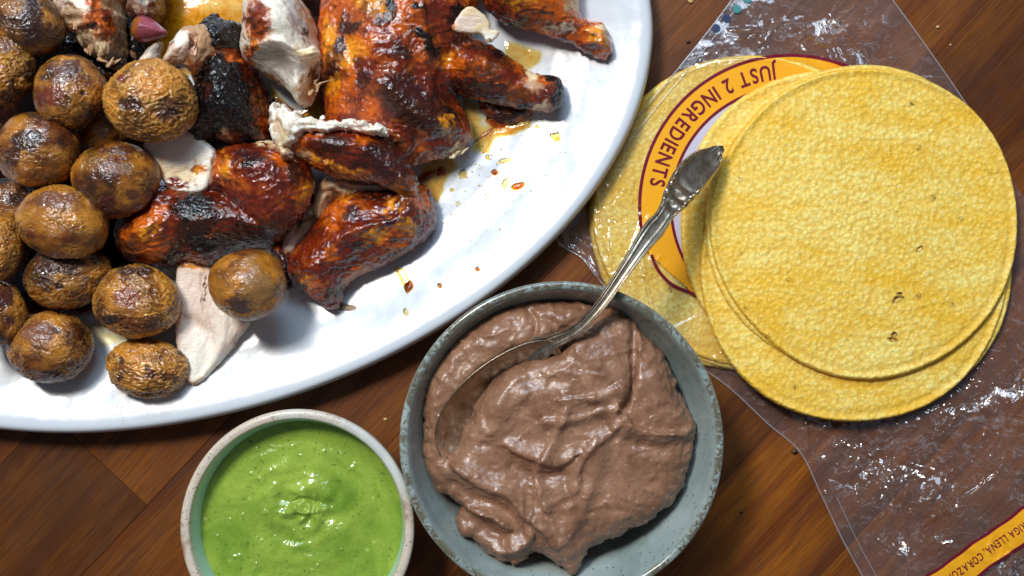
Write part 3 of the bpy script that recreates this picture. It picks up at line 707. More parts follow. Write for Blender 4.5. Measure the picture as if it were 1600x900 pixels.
chicken("charred_wing_tip", "small crisp dark red wing tip wedged between the tan potato and the bent wing", [
    dict(poly=[(424, 392), (438, 378), (450, 388), (462, 404), (458, 440), (448, 452), (438, 420), (430, 402)], z0=6, up=10, dn=6, r=6, edge=.9)],
    'D', [('R', 440, 392, 12, 8, 30), ('T', 448, 392, 5, 4), ('K', 452, 430, 12, 22)], seed=81, h=.55)
chicken("meat_crumb", "pale shred of meat lying on the platter just past the wing's pointed end", [
    dict(poly=[(528, 478), (540, 474), (554, 477), (557, 482), (546, 485), (534, 485)], z0=5, up=2.4, dn=1.5, r=2, edge=.5)], 'T', [('M', 545, 480, 12, 4)], seed=85, h=.4)

# ragged fibres of torn meat: short tubes, part of the thing they stick out of
def shreds(parent, pts, n, L, ang, spread, zc, code, seed, spread_px=5, rad=.24):
    r = np.random.default_rng(seed)
    V, F = [], []; P = catmull(pts, 8, False)
    for i in range(n):
        p = P[r.integers(len(P))] + r.normal(size=2) * spread_px
        a = R(ang + r.normal() * spread); ln = L * r.uniform(.5, 1.3) * MM
        z = (zc + r.normal() * 1.2) * MM; x, y = W(p[0], p[1], z)
        d = np.array([math.cos(a), math.sin(a), r.normal() * .35]); c0 = np.array([x, y, z]) - d * ln * .4
        s = np.cross(d, [0, 0, 1]); s /= np.linalg.norm(s); u = np.cross(s, d)
        bend = r.normal() * .5; ra = rad * MM * r.uniform(.5, 1.6); K = 5
        base = len(V) * 0 + sum(len(q) for q in V)
        ring = []
        for j in range(K):
            t = j / (K - 1); c = c0 + d * ln * t + s * bend * ln * t * t
            w = ra * (1 - .75 * abs(t - .35) ** 1.4) * (1 if 0 < j < K - 1 else .35)
            for q in range(6):
                b = q * math.pi / 3; ring.append(c + w * (1.5 * math.cos(b) * s + .8 * math.sin(b) * u))
        V.append(np.array(ring))
        for j in range(K - 1):
            for q in range(6): F.append((base + j * 6 + q, base + j * 6 + (q + 1) % 6, base + (j + 1) * 6 + (q + 1) % 6, base + (j + 1) * 6 + q))
    v = np.concatenate(V); v = v + (np.stack([fbm(v, 420, 2, .6, k) for k in (1, 2, 3)], 1)) * .0009 * min(1, rad)
    c = np.tile(np.array(PAL[code][0]), (len(v), 1)) * (1 + .25 * fbm(v, 400, 2)[:, None])
    o = mesh_obj("meat_fibres", v, np.array(F), chm, attrs={'col': c, 'char': np.zeros(len(v)), 'meat': np.ones(len(v))})
    o.parent = parent; tag(o, kind='stuff')
    return o
D = bpy.data.objects
shreds(D["chicken_breast_chunk"], [(470, 130), (484, 150), (494, 130)], 10, 5, 80, 14, 35.4, 'T', 5, 4, .5)
shreds(D["torn_chicken_carcass"], [(105, 40), (130, 60), (150, 80), (172, 100)], 12, 4, -40, 30, 33.5, 'T', 6, 6, .7)
shreds(D["chicken_leg_quarter"], [(700, 243), (712, 240), (728, 232)], 9, 4.2, 75, 22, 18.5, 'C', 3, 2.5, .7)
tw = chicken("torn_white_meat", None, [
    dict(poly=[(424, 172), (430, 158), (437, 170), (447, 163), (454, 178), (466, 176), (476, 186), (490, 182), (504, 190), (522, 187), (534, 192), (548, 184), (556, 193), (570, 187), (580, 197), (600, 200), (604, 208), (580, 211), (548, 206), (515, 206), (480, 208), (458, 218), (452, 236), (462, 252), (444, 246), (430, 226), (424, 198)], z0=33, up=7, dn=10, r=4.5, pw=2.6, edge=2.2,
         feats=[(450, 195, 14, 14, 0, 2)], ridges=[([(436, 190), (448, 215), (458, 240)], .8, 1.4, -2), ([(470, 196), (520, 196), (570, 199)], .7, 1.2, -1.4), ([(445, 175), (462, 200)], .7, .9, -1.6), ([(500, 186), (512, 202)], .6, .8, -1.4), ([(545, 186), (552, 204)], .6, .8, -1.6)])],
    'W', [('C', 440, 225, 14, 26), ('T', 450, 245, 16, 8, 50), ('M', 432, 200, 6, 22), ('C', 520, 206, 80, 3), ('P', 562, 195, 14, 5)], seed=101, fib=-50, h=.5, rough=1.0)
tw2 = shreds(D["chicken_wing"], [(428, 168), (450, 176), (480, 188), (520, 190), (560, 192), (590, 202)], 34, 3.0, 35, 50, 42.5, 'W', 11, 4.5, .6)
tw.parent = D["chicken_wing"]
bs_ = chicken("peeled_meat_strands", None, [
    dict(poly=[(440, 80), (456, 72), (474, 78), (490, 72), (500, 80), (500, 90), (490, 96), (474, 96), (458, 92), (446, 88)], z0=36, up=9, dn=8, r=7, edge=.4,
         ridges=[([(448, 76), (470, 84), (498, 76)], .5, .7, -1.6), ([(448, 82), (472, 89), (500, 82)], .5, .7, -1.6), ([(452, 88), (474, 93), (498, 88)], .5, .6, -1.3)])],
    'W', [('C', 480, 86, 30, 10), ('P', 450, 82, 10, 8)], seed=103, fib=-8, h=.45, rough=.5)
bs_.parent = D["chicken_breast_chunk"]

# shallot
def shallot():
    P = [(206, 42), (212, 28), (228, 24), (242, 32), (256, 44), (262, 52), (256, 58), (240, 62), (226, 66), (212, 62), (205, 52)]
    v, f = blob([dict(poly=P, z0=18, up=10, dn=10, r=14, ridges=[([(240, 34), (258, 50)], 1.5, 1.5, 1.2)])], .5, seed=3)
    v = relax(v, f, 3)
    px, py = PX(v[:, 0], v[:, 1], v[:, 2])
    n = fbm(v, 160, 3, .6, 5)
    st = np.abs(perlin(np.stack([v[:, 0] * 60, v[:, 1] * 420, v[:, 2] * 420], 1)))
    col = np.tile(np.array(sr(158, 82, 96)), (len(v), 1))
    col = col * (1 - .5 * sstep(.0, .5, st)[:, None]) + np.array(sr(112, 44, 58)) * .5 * sstep(0, .5, st)[:, None]
    e = (1 - sstep(212, 222, px + n * 14))[:, None]; col = col * (1 - e) + np.array(sr(150, 84, 34)) * e
    e = sstep(.15, .4, n)[:, None] * .5; col = col * (1 - e) + np.array(sr(110, 44, 44)) * e
    m = M("shallot_skin").set(Roughness=.18, Specular_IOR_Level=.6); m.set(Base_Color=m.attr('col'))
    m.set(Subsurface_Weight=.15, Subsurface_Scale=.003, Subsurface_Radius=(1, .4, .3))
    m.set(Normal=m.bump(m.noise(500, 3, .6), .0004, .6))
    o = mesh_obj("shallot", v, f, m.m, attrs={'col': col}); tag(o, "pink roasted shallot with a pointed tip, at the top of the platter", "shallot")
shallot()

# juices on the platter, and dark films painted into the gaps: thin tinted liquid films with a real thickness
def mat_juice(name, tint, gl=.5):
    m = M(name)
    th = m.attr('thick', 'Fac')
    sp = m.noise(500, 4, .65)
    t = m.math('MULTIPLY', th, m.ramp(sp, [(.3, .6), (.65, 1.)]))
    col = m.ramp(t, [(0, (1, 1, 1)), (.15, tint[0]), (.5, tint[1]), (.85, tint[2])])
    tr = m.n('ShaderNodeBsdfTransparent', {'Color': col}).outputs[0]
    nrm = m.bump(m.noise(300, 2, .5), .0001, .5)
    gs = m.n('ShaderNodeBsdfGlossy', {'Roughness': .07, 'Normal': nrm}).outputs[0]
    df = m.n('ShaderNodeBsdfDiffuse', {'Color': col}).outputs[0]
    a = m.n('ShaderNodeMixShader', {'Fac': m.ramp(th, [(.1, 0.), (1, .6)]), 1: tr, 2: df}).outputs[0]
    fr = m.n('ShaderNodeFresnel', {'IOR': 1.45, 'Normal': nrm}).outputs[0]
    b = m.n('ShaderNodeMixShader', {'Fac': m.math('MULTIPLY', fr, m.ramp(th, [(0, 0.), (.08, 1.)])), 1: a, 2: gs}).outputs[0]
    m.l(b, m.out.inputs['Surface'])
    return m.m
jy = mat_juice("yellow_cooking_juice", [sr(250, 232, 170), sr(240, 176, 24), sr(178, 92, 10)])
jr = mat_juice("brown_glaze_drip", [sr(240, 180, 90), sr(190, 84, 24), sr(84, 22, 10)])
jd = mat_juice("gap_darkening_film", [sr(190, 110, 40), sr(70, 26, 10), sr(22, 9, 5)])  # near-black film laid into gaps of the heap to darken them
def puddle(name, poly, tmax, mat, soft=8, step=1.5, seed=1, ht=.6, spots=(), on=None, ragged=4):
    P = catmull(poly, 6)
    x0, y0 = P.min(0) - 4; x1, y1 = P.max(0) + 4
    gx = np.arange(x0, x1, step); gy = np.arange(y0, y1, step)
    X, Y = np.meshgrid(gx, gy, indexing='ij')
    wx, wy = W(X, Y, .006)
    pts = np.stack([wx.ravel(), wy.ravel(), np.zeros(X.size)], 1)
    d = seg_dist(X, Y, P) + ragged * fbm(pts, 330, 3, .6, seed).reshape(X.shape)
    t = sstep(0, soft, d)
    th = tmax * t * (.75 + .5 * fbm(pts, 200, 3, .6, seed + 5).reshape(X.shape))
    for (sx, sy, rx, ry, dt) in spots:
        th = th + t * dt * np.exp(-(((X - sx) / rx) ** 2 + ((Y - sy) / ry) ** 2))
    keep = d > -1.5
    idx = -np.ones(X.shape, int)
    q = keep[:-1, :-1] | keep[1:, :-1] | keep[1:, 1:] | keep[:-1, 1:]
    use = np.zeros(X.shape, bool); use[:-1, :-1] |= q; use[1:, :-1] |= q; use[1:, 1:] |= q; use[:-1, 1:] |= q
    idx[use] = np.arange(use.sum())
    F = np.stack([idx[:-1, :-1][q], idx[:-1, 1:][q], idx[1:, 1:][q], idx[1:, :-1][q]], 1)
    x, y = wx[use], wy[use]
    hmm = ht * np.sqrt(np.clip(t[use], 0, 1)) * (1 + .06 * fbm(np.stack([x, y, x * 0], 1), 120, 2, seed=seed + 9))
    z = plate_z(x, y) + .00012 + hmm * MM
    o = mesh_obj(name, np.stack([x, y, z], 1), F[:, ::-1], mat, attrs={'thick': np.clip(th[use], 0, 1)})
    return o
o = puddle("pan_juices", [(236, -30), (420, -30), (400, 40), (384, 110), (300, 120), (250, 112), (222, 80), (236, 30)], .5, jy, 14, 2.2, 1, .8, [(300, 60, 90, 60, .35), (260, 10, 10, 30, .5), (330, 10, 30, 10, -.2)])
tag(o, "wide yellow pool of cooking juices between shallot and charred piece", "juice", kind='thing')
for i, (poly, tm, so, rg, sp, lb) in enumerate([
    ([(722, 150), (760, 168), (800, 190), (828, 184), (836, 178), (830, 198), (806, 212), (776, 220), (765, 240), (748, 240), (736, 215), (726, 190)], .5, 9, 5, [(755, 180, 12, 25, -.35), (810, 200, 20, 12, .1)], "yellow juice spreading below the charred drumstick knuckle"),
    ([(792, 62), (830, 72), (850, 84), (840, 104), (820, 112), (800, 100), (785, 80)], .38, 10, 5, [], "thin yellow juice smear between the two drumstick ends"),
    ([(658, 262), (680, 250), (706, 246), (716, 262), (700, 280), (694, 300), (684, 318), (672, 318), (662, 290)], .5, 7, 4, [(690, 262, 20, 12, -.2)], "yellow juice pool against the wing's bent elbow"),
    ([(616, 420), (630, 418), (640, 432), (646, 448), (640, 456), (632, 452), (624, 436)], .5, 5, 1.5, [], "yellow drip above a red brown drop, right of the wing"),
    ([(500, 200), (520, 180), (514, 120), (498, 120), (470, 170), (440, 150), (420, 120), (430, 170), (500, 260), (520, 240)], .8, 12, 3, [], "dark juice pooled under the breast chunk"),
    ([(150, 500), (140, 520), (160, 545), (196, 540), (230, 530), (280, 500)], .12, 12, 6, [], "faint oily film around the two lowest potatoes")]):
    o = puddle("pan_juices", poly, tm, jy, so, 1.5, 20 + i, .5, sp, ragged=rg); tag(o, lb, "juice", kind='thing')
o = puddle("gap_darkening", [(-60, -40), (120, -40), (230, 40), (230, 110), (300, 230), (330, 300), (440, 300), (500, 300), (470, 380), (300, 400), (170, 440), (150, 490), (40, 500), (-60, 500)], .95, jd, 26, 3, 77, .4, ragged=9); tag(o, "dark brown film painting shade beneath the heaped potatoes and thigh", "darkening", kind='thing')  # dark sheet that paints in the shade under the piled potatoes
o = puddle("gap_darkening", [(452, -40), (524, -40), (520, 60), (514, 200), (530, 240), (480, 262), (430, 230), (424, 150), (470, 175), (496, 150), (500, 90)], .9, jd, 10, 2, 78, .4, ragged=4); tag(o, "dark film blackening the crevice between breast chunk and leg quarter", "darkening", kind='thing')  # dark sheet so the white platter does not show in the crevice
drops = [((660, 280, 26, 8, -30), .9, "dark brown glaze smear next to the wing's elbow"), ((690, 268, 10, 9, 0), .9, "dark round glaze blot between the leg quarter and the wing elbow"),
         ((760, 208, 22, 3.5, -38), .7, "thin brown glaze streak leading down from the charred knuckle"), ((777, 190, 22, 12, 20), .95, "dark glaze patch under the charred knuckle"),
         ((773, 270, 7, 5.5, 0), .75, "small red brown drop near the middle of the bare platter"), ((808, 292, 14, 7, -25), .75, "largest red brown glaze drop on the bare platter"), ((790, 288, 6, 12, 20), .4, "orange tail beside the largest red brown drop"),
         ((866, 216, 11, 10, 0), .45, "amber ring shaped drop nearest the platter's right rim"), ((724, 272, 8, 9, 0), .42, "amber bead of oil right of the wing's elbow"), ((706, 297, 4, 3.5, 0), .6, "tiny orange bead below the amber one"),
         ((640, 448, 8, 11, 10), .95, "red brown teardrop right of the wing"), ((689, 446, 5, 5, 0), .7, "round brown spot right of the teardrop"), ((747, 421, 5, 4.5, 0), .7, "rightmost small brown spot above the bean bowl"),
         ((637, 487, 6, 7, 0), .3, "pale tan spot, lowest on the bare platter"), ((789, 252, 12, 5, -10), .3, "pale yellow smear above the red brown drops"), ((760, 308, 9, 9, 20), .25, "faint yellow smear left of the largest drop"), ((743, 230, 9, 12, 0), .35, "yellow splash at the end of the brown streak"),
         ((716, 318, 5, 4, 0), .25, "faint oil bead left of the smears"), ((839, 200, 5, 4, 0), .5, "small brown fleck near the charred knuckle"), ((762, 246, 5, 5, 0), .4, "yellow bead under the yellow splash")]
for i, ((x, y, a, b, an), t, lb) in enumerate(drops):
    th = np.linspace(0, 2 * np.pi, 9)[:-1]; r = np.random.default_rng(i)
    q = np.stack([a * np.cos(th), b * np.sin(th)], 1) * r.uniform(.85, 1.15, (8, 1)); c, s = math.cos(R(an)), math.sin(R(an))
    poly = np.stack([x + q[:, 0] * c - q[:, 1] * s, y + q[:, 0] * s + q[:, 1] * c], 1)
    o = puddle("sauce_drop", poly, t, jr if t > .65 else jy, min(a, b) * .95, .8, 50 + i, min(a, b) * .17, ragged=min(a, b) * .12)
    tag(o, lb, "sauce drop", "sauce drops splashed on the platter")
# fine spatter
def spatter():
    r = np.random.default_rng(3); V, F = [], []
    th = np.linspace(0, 2 * np.pi, 9)[:-1]
    def drop(px, py, rad):
        x, y = W(px, py, .007); z = plate_z(np.array([float(x)]), np.array([float(y)]))[0]; b = len(V)
        for rr, zz in ((1, .02), (.75, .5), (.35, .8)):
            for t in th: V.append((x + rad * MM * rr * math.cos(t), y + rad * MM * rr * math.sin(t), z + .0001 + zz * rad * .45 * MM))
        V.append((x, y, z + .0001 + rad * .4 * MM))
        for k in (0, 1):
            for i in range(8): F.append((b + k * 8 + i, b + k * 8 + (i + 1) % 8, b + k * 8 + 8 + (i + 1) % 8, b + k * 8 + 8 + i))
        for i in range(8): F.append((b + 16 + i, b + 16 + (i + 1) % 8, b + 24))
    for _ in range(170):
        a = r.normal(size=2); drop(770 + a[0] * 55, 250 + a[1] * 48 , r.uniform(.15, .6) ** 1.3 * 1.2)
    for _ in range(60):
        a = r.normal(size=2); drop(715 + a[0] * 26, 335 + a[1] * 26, r.uniform(.15, .5))
    for _ in range(26): drop(200 + r.normal() * 12, 645 + r.normal() * 9, r.uniform(.12, .4))
    m = M("oil_spatter").set(Base_Color=(*sr(214, 178, 120), 1), Roughness=.08, Specular_IOR_Level=.6, Alpha=.55)
    o = mesh_obj("oil_spatter", V, F, m.m); tag(o, "fine oily spatter dotted over the bare middle of the platter", "spatter", kind='stuff')
spatter()

# ------------------------------------------------------------------ bowls
def lathe(name, prof, cx, cy, mat, parent=None, seg=256, wob=0.0, seed=1, cap=True):
    th = np.linspace(0, 2 * np.pi, seg, endpoint=False)
    V = []
    for (r, z) in prof:
        wv = 1 + wob * (np.sin(2 * th + seed) * .6 + np.sin(3 * th + seed * 2) * .4)
        zz = z + wob * .12 * np.sin(2 * th + 1 + seed) * (z / prof[0][1] if prof[0][1] else 1) * r
        V.append(np.stack([cx + r * wv * np.cos(th), cy + r * wv * np.sin(th), zz], 1))
    n = seg; v = np.concatenate(V); F = []
    for k in range(len(prof) - 1):
        a = k * n + np.arange(n); b = k * n + (np.arange(n) + 1) % n
        F.append(np.stack([a, b, b + n, a + n], 1))
    f = [tuple(q) for q in np.concatenate(F).tolist()]
    v = v.tolist()
    if cap:
        v += [(cx, cy, prof[0][1]), (cx, cy, prof[-1][1])]
        f += [(len(v) - 2, (i + 1) % n, i) for i in range(n)] + [(len(v) - 1, (len(prof) - 1) * n + i, (len(prof) - 1) * n + (i + 1) % n) for i in range(n)]
    return mesh_obj(name, v, f, mat, parent)
def smooth_prof(p, n=6): return catmull(np.array(p, float), n, False)

def mat_blue_bowl(zr):
    m = M("speckled_blue_stoneware")
    z = m.n('ShaderNodeSeparateXYZ', {0: m.co}).outputs[2]
    base = m.mix(m.ramp(m.noise(28, 3, .6, .6), [(.35, 0.), (.65, 1.)]), sr(136, 152, 148), sr(168, 180, 176))
    sp = m.vor(330, 'F1'); spc = m.noise(110, 2)
    c = m.mix(m.math('MULTIPLY', m.ramp(sp, [(.10, 1.), (.20, 0.)]), m.ramp(spc, [(.44, 0.), (.52, .9)])), base, sr(64, 52, 44))
    sp2 = m.vor(900, 'F1'); c = m.mix(m.math('MULTIPLY', m.ramp(sp2, [(.12, .7), (.25, 0.)]), m.ramp(m.noise(150, 2), [(.5, 0.), (.6, .8)])), c, sr(80, 70, 62))
    grn = m.noise(60, 3, .6, .8)
    c = m.mix(m.ramp(grn, [(.58, 0.), (.72, .35)]), c, sr(112, 128, 96))
    # brown break at the lip
    lip = m.n('ShaderNodeMapRange', {0: z, 1: zr - .0022, 2: zr + .0002}).outputs[0]
    edge = m.noise(320, 5, .75, 1.0); nb = m.noise(70, 4, .7)
    k = m.math('MULTIPLY', m.ramp(lip, [(.35, 0.), (.9, 1.)]), m.ramp(m.math('ADD', m.math('MULTIPLY', edge, .6), m.math('MULTIPLY', nb, .4)), [(.455, 0.), (.52, .95)]))
    c = m.mix(k, c, m.mix(edge, sr(44, 25, 16), sr(96, 58, 30)))
    k2 = m.math('MULTIPLY', m.ramp(lip, [(.0, 0.), (.5, .5), (1, .5)]), m.ramp(nb, [(.4, .2), (.6, 1.)]))
    c = m.mix(k2, c, sr(118, 124, 104))
    m.set(Base_Color=c, Roughness=.2, Specular_IOR_Level=.6)
    m.set(Normal=m.bump(m.math('ADD', m.noise(60, 3, .5), m.math('MULTIPLY', sp, -.15)), .0007, .5))
    return m.m
ZB = .055
bx, by = W(878, 692, ZB); bx, by = float(bx), float(by)
RB = 253 * S * (H - ZB) / H
bowl = empty("bean_bowl", (0, 0, 0)); tag(bowl, "blue grey speckled stoneware bowl holding the brown beans", "bowl")
prof = smooth_prof([(RB * .55, 0), (RB * .60, .004), (RB * .78, .018), (RB * .93, .036), (RB * .985, .048), (RB, ZB - .0016), (RB - .0012, ZB - .0001), (RB - .0032, ZB - .0005), (RB - .0045, ZB - .003), (RB - .0066, ZB - .010), (RB * .855, .034), (RB * .74, .018), (RB * .55, .010), (RB * .2, .008)])
bb = lathe("bowl_body", prof, bx, by, mat_blue_bowl(ZB), bowl, 320, .006, 2)
ft = lathe("foot_ring", [(RB * .50, .0002), (RB * .55, .0002), (RB * .56, .003), (RB * .52, .0035)], bx, by, M("bare_clay").set(Base_Color=(*sr(128, 90, 60), 1), Roughness=.8).m, bowl, 96)

# refried beans
def beans():
    poly = [(661, 665), (662, 610), (682, 560), (715, 520), (752, 492), (800, 474), (850, 468), (905, 470), (950, 478), (985, 496), (1006, 520), (1030, 548), (1052, 585), (1068, 625), (1085, 660), (1080, 700), (1076, 730), (1058, 770), (1030, 800), (1000, 820), (960, 838), (930, 850), (912, 868), (896, 898), (880, 888), (858, 874), (832, 862), (822, 876), (796, 880), (768, 868), (745, 846), (722, 834), (714, 812), (720, 790), (700, 775), (682, 762), (668, 730)]
    ridges = [
        ([(988, 470), (990, 520), (988, 580), (982, 620), (968, 645)], 1.3, 1.6, -5.5),
        ([(972, 642), (984, 662), (1010, 672), (1045, 676), (1080, 670)], 1.1, 5.5, 4.2),
        ([(990, 690), (1020, 694), (1070, 690)], 5.5, 3.5, -3.2),
        ([(800, 700), (830, 712), (868, 722), (892, 712)], 4.5, 1.1, 3.2),
        ([(802, 726), (840, 742), (880, 738)], 3, 3, -2.2),
        ([(706, 722), (722, 738), (756, 758), (792, 770), (815, 800), (850, 828), (862, 848)], 5.5, 1.3, 4.6),
        ([(706, 752), (740, 776), (780, 790), (812, 824)], 2.6, 4.5, -3.6),
        ([(722, 788), (742, 802), (768, 806), (793, 824)], 3.2, .9, 3.8),
        ([(735, 812), (760, 822), (785, 838)], 3, 4, -4.6),
        ([(770, 862), (800, 862), (826, 846), (830, 830)], 2.5, 1.3, 3.2),
        ([(880, 640), (860, 690), (836, 740), (850, 790)], 3.0, 1.3, 2.4),
        ([(900, 760), (906, 720), (930, 690), (960, 670)], 2.6, 1.4, 2.6),
        ([(930, 700), (925, 750), (900, 800), (890, 860)], 4, 6, 2.2),
        ([(770, 640), (800, 590), (850, 560), (900, 546)], 5, 3.5, 2.6),
        ([(820, 480), (838, 500), (836, 524)], 1.1, 2.4, -3.2),
        ([(860, 500), (890, 520), (930, 520)], 1.4, 2.4, -2.4),
        ([(668, 660), (690, 590), (728, 540), (790, 510)], 3.5, 3, 2.2),
        ([(870, 545), (800, 566), (762, 590), (738, 622), (722, 662), (708, 700)], 4.5, 4.5, -11), ([(866, 534), (900, 512), (940, 486)], 3.5, 3.5, -5.5), ([(846, 596), (800, 628), (770, 668)], 3.5, 6, 2.5),
        ([(700, 640), (712, 690), (704, 716)], 2.6, 2.6, -3.0),
        ([(880, 620), (930, 618), (970, 600)], 1.6, 3.2, 2.0), ([(850, 655), (900, 650), (940, 636)], 1.2, 3.0, 1.8),
        ([(1010, 540), (1030, 600), (1060, 640)], 5, 5, 1.6), ([(960, 560), (972, 600), (962, 636)], 2, 3, 1.2),
        ([(800, 880), (786, 850), (800, 830)], 1.2, 1.4, -2),
    ]
    feats = [(900, 590, 80, 50, -15, 5), (860, 640, 90, 80, 0, 3), (745, 640, 40, 26, 55, -2), (1035, 620, 36, 60, 0, 1.5), (760, 830, 26, 18, 0, -3), (900, 840, 40, 40, 0, -3), (840, 590, 30, 20, 30, -3), (1000, 760, 50, 40, 0, -2)]
    v, f = blob([dict(poly=poly, z0=20, up=15, dn=16, r=20, feats=feats, ridges=ridges, edge=1.4, pw=2.2)], .7, seed=91)
    # push into the bowl
    nm = normals(v, f)
    wv = np.stack([fbm(v, 45, 2, seed=s) for s in (1, 2, 3)], 1) * .012
    q = (v + wv) * [1, 1.25, 1]
    d = 1.2 * fbm(q, 50, 2, .5, 5) + .9 * (np.clip(ridged(q, 48, 8, 1.2), .2, 1) - .6) + .26 * (np.clip(ridged(v, 170, 12, 1.0), .3, 1) - .65) + .20 * fbm(v, 520, 3, .6, 6)
    lump = fbm(v, 330, 2, .5, 44); d = d + .6 * sstep(.2, .6, lump) + .22 * fbm(v, 800, 2, .6, 45)
    v = v + nm * (d * MM)[:, None]
    v = relax(v, f, 1, .5)
    m = M("refried_bean_paste")
    n = m.noise(70, 4, .6, .8); g = m.noise(900, 3, .6)
    c = m.mix(m.ramp(n, [(.3, 0.), (.7, 1.)]), sr(124, 84, 60), sr(166, 124, 96))
    c = m.mix(m.ramp(g, [(.3, .2), (.5, 0.)]), c, sr(112, 74, 56))
    lt = m.vor(330, 'SMOOTH_F1'); c = m.mix(m.math('MULTIPLY', m.ramp(lt, [(.10, .6), (.26, 0.)]), m.ramp(m.noise(200, 2), [(.48, 0.), (.58, 1.)])), c, sr(196, 158, 132))
    dkk = m.vor(210, 'F1'); c = m.mix(m.ramp(dkk, [(.045, .9), (.075, 0.)]), c, sr(58, 30, 24))
    m.set(Base_Color=c, Roughness=m.ramp(m.noise(220, 3, .6), [(.35, .19), (.65, .42)]), Specular_IOR_Level=.6, Subsurface_Weight=.1, Subsurface_Scale=.003, Subsurface_Radius=(1, .5, .35))
    b = m.bump(m.noise(700, 3, .6, .4), .0003, .7); b = m.bump(lt, .0003, .5, b)
    m.set(Normal=b)
    o = mesh_obj("refried_beans", v, f, m.m)
    tag(o, "brown folded refried bean paste filling the blue grey bowl", "beans")
    o2 = puddle  # noqa
beans()

# small bowl with green salsa
ZG = .045
gx, gy = W(464, 825, ZG); gx, gy = float(gx), float(gy)
RG = 184 * S * (H - ZG) / H
def mat_small_bowl(zr):
    m = M("turquoise_glaze_bowl")
    z = m.n('ShaderNodeSeparateXYZ', {0: m.co}).outputs[2]
    x = m.n('ShaderNodeVectorMath', {0: m.co, 1: (-gx, -gy, 0)}, operation='ADD').outputs[0]
    s = m.n('ShaderNodeSeparateXYZ', {0: x})
    rr = m.math('SQRT', m.math('ADD', m.math('MULTIPLY', s.outputs[0], s.outputs[0]), m.math('MULTIPLY', s.outputs[1], s.outputs[1])))
    base = m.mix(m.noise(30, 3), sr(176, 212, 200), sr(192, 220, 210))
    sp = m.vor(700, 'F1')
    clay = m.mix(m.noise(500, 4, .7), sr(184, 164, 142), sr(226, 214, 196))
    clay = m.mix(m.math('MULTIPLY', m.ramp(sp, [(.15, .9), (.3, 0.)]), m.ramp(m.noise(220, 2), [(.45, 0.), (.6, 1.)])), clay, sr(72, 48, 34))
    clay = m.mix(m.ramp(m.noise(24, 4, .7, .6), [(.54, 0.), (.60, .75)]), clay, sr(140, 92, 60))
    lip = m.n('ShaderNodeMapRange', {0: m.math('ADD', z, m.math('MULTIPLY', m.noise(90, 3), .0018)), 1: zr - .0022, 2: zr - .0012}).outputs[0]
    gl = m.mix(m.ramp(m.noise(16, 2), [(.48, 0.), (.6, .8)]), clay, sr(208, 212, 206))
    outside = m.ramp(m.math('SUBTRACT', rr, RG - .0055), [(0, 0.), (.0005, 1.)])
    c = m.mix(m.math('MAXIMUM', lip, outside), base, gl)
    m.set(Base_Color=c, Roughness=m.mix(lip, .22, .34), Specular_IOR_Level=.5)
    m.set(Normal=m.bump(m.noise(200, 4, .6), .0004, .5))
    return m.m
sb = empty("salsa_bowl"); tag(sb, "small speckled clay bowl with turquoise inside holding green salsa", "bowl")
prof = smooth_prof([(RG * .55, 0), (RG * .62, .003), (RG * .84, .016), (RG * .96, .030), (RG * .995, .040), (RG, ZG - .0016), (RG - .0011, ZG - .0002), (RG - .0030, ZG - .0001), (RG - .0044, ZG - .0014), (RG - .0058, ZG - .008), (RG * .845, .024), (RG * .70, .012), (RG * .3, .007)])
lathe("bowl_body", prof, gx, gy, mat_small_bowl(ZG), sb, 288, .006, 5)
lathe("foot_ring", [(RG * .50, .0002), (RG * .55, .0002), (RG * .56, .003), (RG * .52, .0035)], gx, gy, bpy.data.materials["bare_clay"], sb, 96)
